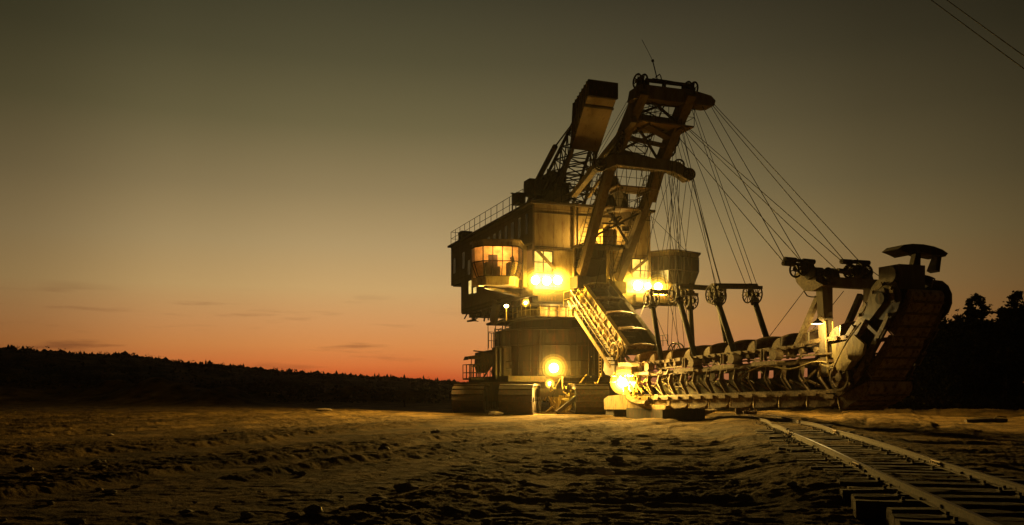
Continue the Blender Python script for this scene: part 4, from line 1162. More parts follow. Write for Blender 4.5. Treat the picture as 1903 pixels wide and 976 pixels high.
for sx in (-1, 1):
    m = MB(); c = TUM + Vector((sx * 1.05, 0, 0)); n = 14
    m.prism([c + EN * (0.72 * math.cos(2 * PI * k / n)) + ED * (0.72 * math.sin(2 * PI * k / n)) for k in range(n)], (sx * 0.06, 0, 0)); m.build('tumbler_cheek', M['mast'], EX)
    m = MB(); pts = [TUM + Vector((sx * 1.12, 0, 0)) + EN * x + ED * y for x, y in ((0.35, -1.0), (0.5, -0.4), (0.42, 0.15), (0.15, 0.3), (-0.15, 0.1), (0.05, -0.9))]
    m.prism(pts, (sx * 0.07, 0, 0)); m.build('bearing_plate', M['mast'], EX)
m = MB(); c = TUM + EN * 0.9 - ED * 0.7
c = on_r(1656, 512, RL); m.box((RL - 0.1, c.y - 0.45, c.z - 0.5), (RL + 1.0, c.y + 0.45, c.z + 0.32)); m.tube((RL - 0.2, c.y - 0.1, c.z), (RL - 0.1, c.y - 0.1, c.z), 0.3, 14); m.build('tumbler_gearbox', M['mast'], EX)
m = MB(); c = E0.copy(); c.x = RL - 0.2
m.tube(c + Vector((0, 0.1, -0.1)), c + Vector((2.3, 0.1, -0.1)), 0.5, 18); m.build('bend_roller', M['ladder'], EX)
m = MB(); m.ring(c + Vector((-0.02, 0.1, -0.1)), (1, 0, 0), 0.45, 0.07, 20, 6); m.tube(c + Vector((-0.1, 0.1, -0.1)), c + Vector((0.1, 0.1, -0.1)), 0.16, 10)
for k in range(5):
    a = 2 * PI * k / 5; m.tube(c + Vector((0, .1, -.1)), c + Vector((0, 0.1 + 0.42 * math.cos(a), -0.1 + 0.42 * math.sin(a))), 0.05, 5)
m.build('roller_hub', M['ladder'], EX)
m = MB(); pts = [(1545, 640), (1580, 632), (1590, 648), (1584, 668), (1570, 690), (1555, 688), (1548, 664)]
m.prism([on_r(x, y, RL - 0.35) for x, y in pts], (0.3, 0, 0)); m.build('pivot_bracket', M['yellow'], EX)
m = MB(); pts = [(1574, 634), (1586, 622), (1606, 640), (1602, 658), (1590, 672), (1576, 668)]
m.prism([on_r(x, y, RL - 0.42) for x, y in pts], (0.12, 0, 0)); m.build('pivot_gusset', M['yellow'], EX)
m = MB()
for k in range(5):
    m.path([on_r(1600 - k * 3, 600 + 3 * k, RL - 0.5), on_r(1572 - k * 2, 636 + 4 * k, RL - 0.55), on_r(1560 - k * 3, 660 + 6 * k, RL - 0.45), on_r(1547 - k * 5, 690 - k * 3, RL - 0.4)], 0.025, 5)
m.build('hose_bundle', M['yellow'], EX)

HB = -24.7
m = MB()
pts = [(1669, 463), (1679, 455), (1696, 453), (1716, 454), (1736, 458), (1752, 464), (1762, 471), (1757, 477), (1742, 474), (1728, 473), (1717, 468), (1704, 469), (1694, 474), (1682, 468)]
m.prism([on_b(x, y, HB) for x, y in pts], (0, 0.75, 0)); hood = m.build('tumbler_hood', M['dark'], EX)
MB().beam(on_b(1703, 470, HB + 0.3), on_b(1698, 508, HB + 0.3), 0.2, 0.2, w2=0.4).build('hood_stay', M['dark'], hood); MB().beam(on_b(1742, 474, HB + 0.3), on_b(1734, 505, HB + 0.3), 0.2, 0.2, w2=0.4).build('hood_stay', M['dark'], hood)
# portal on the ladder carrying the ropes
FB = -21.8
def fb(px, py, b=FB): return on_b(px, py, b)
pa, pb = on_r(1531, 515, RL), on_r(1537, 700, RL)
pl = MB().beam(pa, pb, 0.5, 0.34, w2=0.26).build('portal_post', M['mast'], EX)
for dx in (-0.2, 0.2):
    MB().beam(pa.lerp(pb, 0.45) + Vector((dx * 0.9, -0.19, 0)), pb + Vector((dx * 0.55, -0.19, 0)), 0.05, 0.05).build('post_edge', M['yellow'], pl)
for k in (0.42, 0.58):
    p = pa.lerp(pb, k); MB().box((p.x - 0.2, p.y - 0.21, p.z), (p.x + 0.2, p.y - 0.172, p.z + 0.03)).build('post_band', M['dark'], pl)
qa = pa + Vector((2.2, 0.0, -0.1)); qb = Vector((RR, pb.y, pb.z))
MB().beam(qa, qb, 0.45, 0.34, w2=0.26).build('portal_post', M['mast'], EX)
MB().beam(fb(1533, 524), fb(1630, 530), 0.36, 0.36).build('portal_beam', M['mast'], EX)
MB().beam(on_r(1521, 552, RL), on_r(1472, 664, RL), 0.18, 0.2).build('portal_strut', M['ladder'], EX)
MB().beam(on_r(1600, 548, RR), on_r(1566, 625, RR), 0.2, 0.2).build('portal_strut', M['dark'], EX)
m = MB(); pts = [(1476, 512), (1488, 500), (1504, 496), (1515, 505), (1516, 522), (1530, 530), (1510, 541), (1494, 541), (1480, 525)]
m.prism([on_r(x, y, RL - 0.3) for x, y in pts], (0.6, 0, 0)); hd = m.build('rope_head', M['ladder'], EX)
m = MB(); pts = [(1489, 496), (1503, 488), (1514, 500), (1514, 512), (1500, 520), (1488, 508)]
m.prism([on_r(x, y, RL - 0.42) for x, y in pts], (0.12, 0, 0)); m.build('rope_head_cheek', M['dark'], hd)
c = on_r(1537, 506, RL)
m = MB(); m.prism([on_r(x, y, RL - 0.15) for x, y in ((1520, 520), (1530, 505), (1537, 498), (1546, 502), (1549, 515), (1543, 525))], (0.3, 0, 0)); m.build('pulley_block', M['dark'], EX)
for (pxx, pyy, rr) in ((1480, 500, 0.34), (1494, 498, 0.3), (1538, 507, 0.2)):
    sheave(on_r(pxx, pyy, RL - 0.5), rr, (1, 0.2, 0), 'rope_sheave', 6, 0.04)
for (pxx, pyy, rr) in ((1590, 500, 0.36), (1606, 506, 0.34), (1580, 505, 0.3)):
    sheave(on_b(pxx, pyy, -21.2), rr, (1, 0.5, 0.3), 'rope_sheave', 6, 0.05)
m = MB(); m.prism([on_b(x, y, -21.1) for x, y in ((1583, 500), (1592, 492), (1606, 494), (1620, 505), (1624, 522), (1605, 528), (1592, 520))], (0, 0.3, 0)); m.build('rope_head', M['dark'], EX)
for (a, b) in (((1458, 482), (1513, 487)), ((1455, 489), (1510, 494)), ((1563, 486), (1615, 489)), ((1556, 503), (1600, 508))):
    p, q = on_b(*a, -21.0), on_b(*b, -21.0)
    m = MB(); m.tube(p, p.lerp(q, 0.38), 0.1, 8); m.tube(p.lerp(q, 0.62), q, 0.1, 8); m.tube(p, q, 0.06, 8); m.build('equaliser_bar', M['dark'], EX)
for (a, b) in (((1578, 488), (1572, 505)), ((1600, 489), (1592, 503)), ((1572, 508), (1585, 516)), ((1480, 490), (1484, 500))):
    MB().tube(on_b(*a, -21.0), on_b(*b, -21.1), 0.05, 6).build('bar_link', M['dark'], EX)
m = MB(); m.path([on_r(1494, 541, RL - .2), on_r(1500, 550, RL - .2), on_r(1508, 552, RL - .2), on_r(1516, 552, RL - .2)], 0.025, 5); m.build('loose_wire', M['rope'], EX)

# mast poles with spoked sheaves
poles = [((1232, 688), (1213, 570), RL), ((1300, 690), (1263, 560), RL), ((1372, 676), (1334, 562), RL),
         ((1288, 662), (1283, 574), RR), ((1354, 655), (1336, 566), RR), ((1432, 650), (1403, 562), RR)]
heads = []
for (b_, t_, r) in poles:
    p, q = on_r(*b_, r), on_r(*t_, r)
    pp = MB().tube(p, q, 0.13, 10).build('rope_pole', M['rope'], EX, smooth=True)
    d = (q - p).normalized()
    MB().tube(q - d * 0.05, q + d * 0.12, 0.2, 10).build('pole_collar', M['dark'], pp)
    h_ = q + d * 0.42
    heads.append(h_)
    m = MB(); m.beam(q, q + d * 0.95, 0.16, 0.2); m.build('pole_fork', M['dark'], pp)
    for dx in (-0.24, 0.24):
        sheave(h_ + Vector((dx, 0, 0)), 0.42, (1, 0, 0), 'pole_sheave', 10, 0.035)
    m = MB(); m.beam(p + Vector((0, 0, -0.1)), p + d * 0.5, 0.3, 0.3); m.build('pole_socket', M['ladder'], pp)
for (i, j) in ((0, 3), (1, 4), (2, 5)):
    for dz, dy in ((0.42, 0.0), (0.28, -0.35)):
        MB().beam(heads[i] + Vector((-0.1, dy, dz)), heads[j] + Vector((0.25, dy, dz)), 0.14, 0.14).build('pole_crossbar', M['dark'], EX)
m = MB(); c = on_r(1253, 655, RR + 0.9); m.wheel(c, (1, 0.2, 0), 0.55, 0.04, 10, 0.12); m.ring(c + Vector((0.25, 0, 0)), (1, 0.2, 0), 0.5, 0.04); m.build('cable_reel', M['dark'], EX)
m = MB(); a = on_r(1214, 645, RR + 0.6); m.rail(a, a + Vector((0, -1.6, 0)), 3, 0.6, 0.02, (0.5,)); m.build('far_railing', M['dark'], EX)

# --- ropes ------------------------------------------------------------------------------
def rope(a, b, r=0.018, sag=0.0):
    a = Vector(a); b = Vector(b)
    if sag:
        pts = [a.lerp(b, k / 10) - Vector((0, 0, sag * 4 * (k / 10) * (1 - k / 10))) for k in range(11)]
        MB().path(pts, r, 5).build('wire_rope', M['rope'], EX)
    else:
        MB().tube(a, b, r, 5).build('wire_rope', M['rope'], EX)


tg = lambda x, y: on_b(x, y, TB + 0.4)
yk = lambda x, y: on_b(x, y, YB + 0.2)
mr = lambda x, y: on_r(x, y, 5.75)
bar = lambda x, y: on_b(x, y, -21.0)
for (a, b) in ((tg(1328, 195), bar(1599, 488)), (tg(1325, 197), bar(1570, 486)), (tg(1321, 197), bar(1489, 484)), (tg(1303, 194), bar(1458, 482)),
               (mr(1274, 233), bar(1566, 487)), (mr(1276, 238), bar(1556, 503)), (mr(1262, 256), bar(1457, 488)), (mr(1268, 238), bar(1489, 486)),
               (tg(1284, 190), mr(1300, 172)), (on_b(1599, 488, -21), on_b(1640, 518, -20.6)), (on_b(1566, 487, -21), on_b(1600, 510, -21))):
    rope(a, b, 0.017)
h0, h1, h2, h3, h4, h5 = heads
up = Vector((0, 0, 0.4))
for (a, b) in ((tg(1283, 196), h5 + up), (tg(1287, 192), h5 + Vector((0.3, 0, 0.3))), (mr(1270, 236), h5 + Vector((-0.3, 0, 0.3))), (mr(1266, 240), h2 + Vector((0.3, 0, .3))),
               (mr(1268, 236), h2 + Vector((0.0, 0, .4))), (mr(1262, 250), h4 + Vector((0.3, 0, 0.3))), (mr(1258, 262), h4 + up), (mr(1255, 265), h1 + Vector((0.3, 0, 0.3))),
               (yk(1288, 333), h1 + Vector((0.24, 0, .4))), (yk(1276, 333), h1 + Vector((-0.24, 0, .3))), (yk(1285, 334), h4 + Vector((0.25, 0, .3))), (yk(1250, 317), h3 + Vector((.24, 0, .3))),
               (yk(1240, 314), h3 + Vector((-.24, 0, .3))), (yk(1222, 312), h1 + Vector((.2, 0, .3))), (yk(1256, 318), h0 + Vector((0.24, 0, .4))), (yk(1205, 310), h0 + Vector((-0.24, 0, .3))),
               (yk(1235, 314), on_r(1260, 640, RR)), (yk(1243, 316), on_r(1272, 645, RR)), (yk(1264, 322), on_r(1247, 650, RR)), (yk(1190, 310), on_r(1264, 650, RR)),
               (mr(1250, 290), on_r(1240, 640, RR)), (mr(1246, 300), on_r(1282, 640, RR)), (yk(1216, 312), on_b(1180, 480, -1.0)), (yk(1230, 312), on_b(1196, 520, -1.0)),
               (yk(1160, 308), on_b(1100, 560, -1.5)), (yk(1176, 309), on_b(1130, 470, -1.2)), (yk(1196, 310), on_b(1151, 500, -1.2)), (yk(1148, 306), on_b(1127, 620, -4.2)),
               (yk(1116, 312), on_b(1117, 380, -0.6)), (yk(1122, 313), on_b(1104, 378, 0.4)), (yk(1250, 317), on_b(1207, 440, -0.5)), (yk(1262, 321), on_r(1238, 470, 8.0)),
               (on_b(1210, 402, -0.1), on_b(1278, 470, -0.1))):
    rope(a, b, 0.015)
for (a, b) in ((tg(1187, 152), on_r(1096, 306, 2.6)), (tg(1189, 156), on_r(1102, 306, 2.9)), (on_r(1150, 262, 2.4), on_r(1090, 350, 2.4)), (on_r(1155, 275, 2.4), on_r(1108, 330, 2.4)),
               (tg(1200, 183), mp(1.3, 0, (0.8, 0, 0))), (tg(1210, 184), mp(1.2, 0, (1.1, 0, 0))), (tg(1220, 186), mp(1.25, 1, (-1.0, 0, 0))), (tg(1232, 187), mp(1.2, 1, (-0.8, 0, 0))),
               (tg(1240, 188), mp(1.3, 0, (1.4, 0, 0))), (tg(1214, 186), mp(1.05, 1, (-0.9, 0, 0)))):
    rope(a, b, 0.014)
rope(on_r(1494, 541, RL), on_r(1425, 632, RR), 0.016)
rope(on_r(1568, 541, RR), on_r(1500, 626, RR), 0.014)
rope(h0 + Vector((0.1, 0, -0.5)), on_r(1248, 655, RL + 0.6), 0.015)
rope(on_b(1200, 560, -1.2), on_r(1170, 640, 3.0), 0.014)

# --- lamps ------------------------------------------------------------------------------
WARM = (1.0, 0.585, 0.115)


def lamp_obj(name, loc, energy, parent, color=WARM, radius=0.12, kind='POINT', target=None, spot=2.2):
    l = bpy.data.lights.new(name, kind); l.energy = energy; l.color = color; l.shadow_soft_size = radius
    if kind == 'SPOT': l.spot_size = spot; l.spot_blend = 0.6
    o = bpy.data.objects.new(name, l); col.objects.link(o); o.parent = parent; o.location = loc
    if target is not None:
        o.rotation_euler = (Vector(target) - Vector(loc)).to_track_quat('-Z', 'Y').to_euler()
    return o


def globe_mat(strength):
    k = 'globe_%g' % strength
    if k not in M: M[k] = emit('lamp_glass', (1.0, 0.68, 0.16), strength)
    return M[k]


def opal(e):                            # glowing volume, no real glass, added as a halo round a lamp
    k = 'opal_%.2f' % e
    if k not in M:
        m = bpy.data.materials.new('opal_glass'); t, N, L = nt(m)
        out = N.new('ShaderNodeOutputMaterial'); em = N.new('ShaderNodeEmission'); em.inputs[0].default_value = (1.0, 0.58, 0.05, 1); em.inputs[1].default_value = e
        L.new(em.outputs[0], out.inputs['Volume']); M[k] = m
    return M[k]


def floodlight(c, R, strength, beam, aim=(0, -1, -0.12), spot=2.4):
    c = Vector(c); a = Vector(aim).normalized()
    m = MB(); m.lathe(c - Vector((0, -R * 1.0, 0)), (0, 1, 0), [(0.001, -0.1), (0.07, -0.1), (0.09, 0.0), (0.05, 0.12), (0.03, 0.5)], 12)
    m.ring(c + Vector((0, R * 0.2, 0)), (0, 1, 0), R * 1.04, 0.018, 20, 5)
    f = m.build('floodlight', M['dark'], EX, smooth=True)
    ls = MB(); ls.lathe(c, (0, -1, 0), [(R * math.sin(PI * k / 10), -R * math.cos(PI * k / 10)) for k in range(11)], 20)
    ls.build('lamp_globe', globe_mat(strength), f, smooth=True)
    for q, e in ((1.4, 0.30), (1.9, 0.10), (2.5, 0.04), (3.1, 0.018)):          # added glow shells imitating bloom, strongest round the bulb
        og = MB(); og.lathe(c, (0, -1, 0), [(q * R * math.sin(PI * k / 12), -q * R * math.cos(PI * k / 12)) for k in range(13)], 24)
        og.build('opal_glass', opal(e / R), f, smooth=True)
    if beam:
        lamp_obj('floodlight_beam', c + a * (2.0 * R + 0.05), beam, f, radius=0.2, kind='SPOT', target=c + a * 10, spot=spot)
    return f


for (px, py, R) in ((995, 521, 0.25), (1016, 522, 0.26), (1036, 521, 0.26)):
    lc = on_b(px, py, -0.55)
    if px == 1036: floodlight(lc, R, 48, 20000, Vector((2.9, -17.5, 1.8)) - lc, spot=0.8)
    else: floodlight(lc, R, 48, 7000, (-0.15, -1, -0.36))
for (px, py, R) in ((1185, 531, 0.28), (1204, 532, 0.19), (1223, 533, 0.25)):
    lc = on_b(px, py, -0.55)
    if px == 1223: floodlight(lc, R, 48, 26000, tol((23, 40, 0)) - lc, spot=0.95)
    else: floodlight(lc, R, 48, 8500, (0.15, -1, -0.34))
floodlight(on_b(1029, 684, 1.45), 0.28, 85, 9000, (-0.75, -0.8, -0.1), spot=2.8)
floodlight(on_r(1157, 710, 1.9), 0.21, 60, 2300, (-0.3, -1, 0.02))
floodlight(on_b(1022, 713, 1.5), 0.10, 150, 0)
# gallery lamps and the stand
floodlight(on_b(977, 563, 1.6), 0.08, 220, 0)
c = on_b(941, 569, 2.2)
m = MB(); m.path([c + Vector((0, 0, -0.9)), c], 0.035, 6); st = m.build('lamp_stand', M['yellow'], EX)
MB().lathe(c, (0, 0, 1), [(0.0, 0.1), (0.12, 0.06), (0.14, 0), (0.08, -0.08), (0.0, -0.1)], 12).build('lamp_globe', M['lens_small'], st)
lamp_obj('gallery_light', c + Vector((0, -0.25, 0)), 60, st)
lamp_obj('gallery_beam', c + Vector((-0.3, 0, 0)), 19000, st, radius=0.15, kind='SPOT', target=c + Vector((-10, 0.5, -1.6)), spot=2.2)
lamp_obj('gallery_light', Vector((3.6, 2.3, 6.45)), 230, st); lamp_obj('gallery_light', Vector((2.2, 2.4, 6.4)), 120, st)
# lights inside and on the machine
lamp_obj('cabin_light', (-1.5, 0.65, 9.9), 200, cabL, (1.0, 0.52, 0.14), 0.15)
lamp_obj('machinery_light', on_b(1092, 440, -0.7), 300, EX, WARM, 0.08)
lamp_obj('machinery_light', on_b(1147, 436, -0.5), 110, EX, WARM, 0.08)
lamp_obj('carriage_light', tol(at(1060, 725, 54.5)), 160, EX, WARM, 0.1)
lamp_obj('carriage_light', tol(at(985, 713, 57)), 60, EX, WARM, 0.1)
# small pilot lamps
for (px, py, b) in ((1166, 484, -0.1), (1099, 663, 1.5), (1098, 700.5, 1.4)):
    MB().lathe(on_b(px, py, b), (0, -1, 0), [(0.0, 0.03), (0.028, 0.015), (0.028, 0)], 8).build('pilot_lamp', M['pane_dim'], EX)
# enamelled lamp on the ladder portal
c = on_r(1519, 601, RL - 0.7)
m = MB(); m.lathe(c, (0, 0, 1), [(0.22, -0.02), (0.21, 0.0), (0.15, 0.07), (0.07, 0.11), (0.04, 0.16), (0.0, 0.17)], 20)
m.path([c + Vector((0, 0, 0.16)), c + Vector((0, 0, 0.24)), c + Vector((0.12, 0, 0.26)), c + Vector((0.3, 0, 0.2))], 0.014, 5)
sh = m.build('hanging_lamp', M['yellow'], EX, smooth=True)
MB().lathe(c, (0, 0, 1), [(0.0, -0.05), (0.08, -0.04), (0.14, -0.01)], 16).build('bulb', M['bulb'], sh)
lamp_obj('hanging_light', c + Vector((0, 0, -0.12)), 230, sh, (1.0, 0.72, 0.25), 0.06)

# ------------------------------------------------------------------ railway track
M['rail'] = steel('rail_steel', (0.036, 0.019, 0.007), (0.013, 0.008, 0.004), rust=(0.055, 0.024, 0.008), rust_amt=0.45, scale=6, rough=0.85, streak=False)
M['rail_top'] = plain('rail_head', (0.17, 0.105, 0.045), 0.42, 0.6)
M['sleeper'] = steel('sleeper_timber', (0.085, 0.055, 0.026), (0.03, 0.02, 0.01), rust_amt=0.2, scale=7, rough=0.95, streak=False, bump=0.9)
TRK = empty('railway_track', (R0.x, R0.y, 0), 0)
tag(TRK, 'rusty railway track on loose timber sleepers running in front of the excavator', 'railway track')


def tk(s, q, z): return RD * s + RN * q + Vector((0, 0, z))


def make_rail(s0, s1, q0, q1, z0, z1_, bend=0.0):
    prof = [(-0.055, 0), (0.055, 0), (0.055, 0.01), (0.01, 0.02), (0.01, 0.082), (0.027, 0.09), (0.027, 0.113), (-0.027, 0.113), (-0.027, 0.09), (-0.01, 0.082), (-0.01, 0.02), (-0.055, 0.01)]
    n = 14; m = MB(); k_ = len(prof); vs = []; hd = []
    for i in range(n + 1):
        t = i / n; s = s0 + (s1 - s0) * t; q = q0 + (q1 - q0) * t; z = z0 + (z1_ - z0) * t + bend * 4 * t * (1 - t)
        for (a, b) in prof: vs.append(tk(s, q + a, z + b))
        for (a, b) in ((-0.022, 0.1145), (0.022, 0.1145)): hd.append(tk(s, q + a, z + b))
    fs = [(i * k_ + j, i * k_ + (j + 1) % k_, (i + 1) * k_ + (j + 1) % k_, (i + 1) * k_ + j) for i in range(n) for j in range(k_)]
    fs += [tuple(range(k_ - 1, -1, -1)), tuple(range(n * k_, (n + 1) * k_))]
    o = m.add(vs, fs).build('rail', M['rail'], TRK)
    MB().add(hd, [(2 * i, 2 * i + 1, 2 * i + 3, 2 * i + 2) for i in range(n)]).build('rail_head', M['rail_top'], o)
    return o


RZ = 0.30
segL = [(-8, 6.6, 0, 0, RZ, RZ, 0.0), (6.64, 16.3, 0.0, 0.02, RZ, RZ, 0.02), (16.35, 22.5, 0.05, 0.1, RZ - 0.03, RZ - 0.04, 0.06), (22.6, 27.0, 0.12, 0.1, RZ - 0.02, RZ - 0.03, 0.05), (27.1, 37, 0.2, -0.1, RZ - 0.04, 0.2, 0.0)]
segR = [(-8, 7.3, 0, 0, RZ, RZ, 0.0), (7.34, 17.6, 0, 0.03, RZ, RZ, 0.03), (17.65, 25.0, 0.0, -0.05, RZ - 0.02, RZ - 0.03, 0.06), (25.1, 35, -0.1, -0.4, RZ - 0.02, 0.2, 0.03)]
for a in segL: make_rail(a[0], a[1], a[2], a[3], a[4], a[5], a[6])
for a in segR: make_rail(a[0], a[1], GAUGE + a[2], GAUGE + a[3], a[4], a[5], a[6])


def make_sleeper():
    L_, w, h_ = 2.75, 0.24, 0.20
    m = MB(); n = 10; vs = []
    for i in range(n + 1):
        x = -L_ / 2 + L_ * i / n
        j = lambda: rnd.uniform(-0.012, 0.012)
        vs += [(x, -w / 2 + j(), 0), (x, w / 2 + j(), 0), (x, w / 2 + j(), h_ * 0.82 + j()), (x, w / 2 - 0.03 + j(), h_ + j()), (x, -w / 2 + 0.03 + j(), h_ + j()), (x, -w / 2 + j(), h_ * 0.82 + j())]
    k_ = 6
    fs = [(i * k_ + j2, i * k_ + (j2 + 1) % k_, (i + 1) * k_ + (j2 + 1) % k_, (i + 1) * k_ + j2) for i in range(n) for j2 in range(k_)]
    fs += [tuple(range(k_ - 1, -1, -1)), tuple(range(n * k_, (n + 1) * k_))]
    s = m.add(vs, fs).build('sleeper', M['sleeper'], TRK)
    for q in (-GAUGE / 2, GAUGE / 2):
        MB().box((q - 0.13, -0.07, h_ + 0.003), (q + 0.13, 0.07, h_ + 0.02)).build('tie_plate', M['rail'], s)
        for dx in (-0.1, 0.1):
            MB().tube((q + dx, 0, h_ + 0.02), (q + dx, 0, h_ + 0.06), 0.022, 6).build('bolt', M['rail'], s)
    return s


slp = [make_sleeper(), make_sleeper(), make_sleeper()]
rotz = math.atan2(RN.y, RN.x)
used = 0
s = -6.0
k = 0
while s < 30:
    src = slp[k % 3]
    if k < 3: o = src
    else: o = copy_tree(src, TRK)
    loose = s > 21
    o.location = tk(s, GAUGE / 2 + rnd.uniform(-0.14, 0.1), RZ - 0.205 - (0.03 if loose else 0) + rnd.uniform(-0.012, 0.0))
    o.rotation_euler = (rnd.uniform(-0.02, 0.02), rnd.uniform(-0.012, 0.012), rotz + rnd.uniform(-0.05, 0.05) * (2 if loose else 1))
    s += rnd.choice([0.42, 0.55, 0.6, 0.66, 0.72, 0.3 if k % 7 == 3 else 0.58]) if not loose else rnd.uniform(0.5, 1.1)
    k += 1
for (s, q) in ((6.62, 0.0), (7.32, GAUGE), (16.32, 0.03), (17.62, GAUGE)):
    m = MB()
    for sg in (-1, 1):
        m.beam(tk(s - 0.28, q + sg * 0.03, RZ + 0.07), tk(s + 0.28, q + sg * 0.03, RZ + 0.07), 0.03, 0.075)
        for d in (-0.2, -0.07, 0.07, 0.2): m.tube(tk(s + d, q + sg * 0.04, RZ + 0.07), tk(s + d, q + sg * 0.085, RZ + 0.07), 0.022, 6)
    m.build('fishplate', M['rail_top'], TRK)
# twisted end of the left rail
e = empty('rail_scrap', (0, 0, 0)); 
p = at(1383, 775, 42.5); e.location = (p.x, p.y, hz(p.x, p.y))
tag(e, 'heap of twisted scrap iron lying at the far left end of the railway track', 'scrap heap')
m = MB(); m.path([(-0.35, 0, 0), (-0.4, 0, 0.42), (-0.2, 0, 0.5), (0.1, 0, 0.3), (0.0, 0.1, 0.12), (-0.25, 0.1, 0.2)], 0.05, 6); m.path([(0.2, 0, 0), (0.3, -0.1, 0.35), (0.5, 0.1, 0.42), (0.6, 0, 0.1)], 0.045, 6); m.build('bent_bar', M['ladder'], e)
m = MB(); m.box((-0.1, -0.3, 0), (0.55, 0.1, 0.16)); m.box((-0.35, 0.15, 0), (0.2, 0.4, 0.28)); m.build('scrap_plate', M['ladder'], e)

# ------------------------------------------------------------------ loose things on the ground
M['paper'] = plain('bleached_rag', (0.72, 0.62, 0.46), 0.85)
M['stone'] = plain('stone', (0.12, 0.09, 0.055), 0.9)
M['wood'] = plain('weathered_wood', (0.06, 0.042, 0.024), 0.9)
M['leaf'] = plain('dark_leaves', (0.008, 0.008, 0.0035), 0.95)
M['needle'] = plain('dark_needles', (0.008, 0.009, 0.004), 0.9)
M['bark'] = plain('bark', (0.035, 0.025, 0.016), 0.9)
M['scrub'] = plain('dry_scrub', (0.024, 0.018, 0.008), 0.95)


def lump(name, c, size, mat, seed, flat=0.6, jag=0.35):
    r = random.Random(seed); m = MB(); nu, nv = 12, 7; vs = []
    ph = [r.uniform(0, 6) for _ in range(6)]
    for i in range(nv + 1):
        v = PI * i / nv
        for j in range(nu):
            u = 2 * PI * j / nu
            d = 1 + jag * (0.5 * math.sin(2 * u + ph[0]) * math.sin(v) + 0.35 * math.sin(3 * u + ph[1] + 2 * v) + 0.3 * math.sin(5 * v + ph[2] + u) * math.sin(v)) + r.uniform(-0.08, 0.08) * (1 if 0 < i < nv else 0)
            vs.append((size[0] * d * math.sin(v) * math.cos(u), size[1] * d * math.sin(v) * math.sin(u), size[2] * (d * math.cos(v) * flat + 0.35)))
    fs = [(i * nu + j, i * nu + (j + 1) % nu, (i + 1) * nu + (j + 1) % nu, (i + 1) * nu + j) for i in range(nv) for j in range(nu)]
    return m.add(vs, fs).build(name, mat, None, loc=c)


p = at(1123, 890, 15.9); z = hz(p.x, p.y)
tag(lump('rag', (p.x, p.y, z + 0.09), (0.17, 0.12, 0.12), M['paper'], 5, 0.6, 0.6), 'crumpled pale rag lying alone on the dark rutted ground in the foreground', 'rag')
p = at(1838, 783, 40.0); z = hz(p.x, p.y)
e = empty('fallen_log', (p.x, p.y, z + 0.05), 0.15); tag(e, 'dark split log lying on the lit sand before the trees', 'log')
m = MB(); pts = [(-1.2, 0, 0.0), (-0.7, 0.02, 0.03), (-0.1, 0.0, 0.05), (0.4, 0.03, 0.05), (0.9, 0.0, 0.04)]
m.path(pts, 0.11, 8); m.build('log_trunk', M['wood'], e)
m = MB(); m.path([(0.2, 0, 0.08), (0.35, -0.1, 0.24), (0.8, -0.1, 0.2)], 0.035, 6); m.build('log_branch', M['wood'], e)
p = at(1305, 768, 47); z = hz(p.x, p.y)
tag(lump('stone', (p.x, p.y, z + 0.05), (0.6, 0.4, 0.35), M['stone'], 8), 'dark boulder on the ground beneath the bucket ladder', 'stone')
p = at(752, 757, 68); z = hz(p.x, p.y)
m = MB(); m.tube((0, 0, -0.1), (0.02, 0, 0.62), 0.09, 8, 0.07); m.box((-0.12, -0.1, 0.55), (0.13, 0.1, 0.64))
tag(m.build('marker_post', M['wood'], None, loc=(p.x, p.y, z)), 'short dark marker post standing on the pit floor left of the excavator', 'post')
p = at(600, 768, 55); z = hz(p.x, p.y)
tag(lump('clod', (p.x, p.y, z + 0.02), (0.5, 0.3, 0.16), M['stone'], 18), 'flat dark clod of earth on the pit floor left of the crawlers', 'clod')
for i, (px, py, yd, sz, lb) in enumerate(((1495, 775, 36, 0.16, 'small stone beside the right rail near the ladder'), (1535, 783, 30, 0.2, 'larger stone beside the right rail near the portal post'),
                                          (1580, 800, 26, 0.13, 'stone on the sand ridge right of the track'), (920, 772, 49.5, 0.4, 'pale heap of sand between the two left crawlers'),
                                          (205, 810, 29, 0.12, 'small pale stone on the dark ruts at far left'), (1688, 838, 19, 0.1, 'small stone lying by the right rail joint'))):
    p = at(px, py, yd); z = hz(p.x, p.y)
    tag(lump('stone', (p.x, p.y, z + 0.02), (sz, sz * 0.8, sz * 0.55), M['paper'] if i in (3, 4) else M['stone'], 40 + i), lb, 'stone', 'stones on the pit floor')
r = random.Random(77); st_ = []
while len(st_) < 70:
    px = r.uniform(-40, 1500); py = HZ + 55 + 205 * r.random() ** 0.8; yd = CAMH * FPX / (py - HZ); x = (px - CX) / FPX * yd
    q = (x - R0.x) * RN.x + (yd - R0.y) * RN.y
    if q < -1.0: st_.append((x, yd, r.uniform(0.035, 0.11) * (1.6 if r.random() < 0.12 else 1)))
for k, ((x, yd, sz), g) in enumerate(zip(st_, height(np.array([q[0] for q in st_]), np.array([q[1] for q in st_])))):
    o = lump('stone', (x, yd, g + 0.01), (sz * r.uniform(0.8, 1.4), sz * r.uniform(0.7, 1.1), sz * r.uniform(0.5, 0.8)), M['stone'], 200 + k)
    o.rotation_euler = (0, 0, r.uniform(0, 6))
    tag(o, 'one of the small loose stones scattered over the rutted foreground sand', 'stone', 'loose stones on the foreground sand')
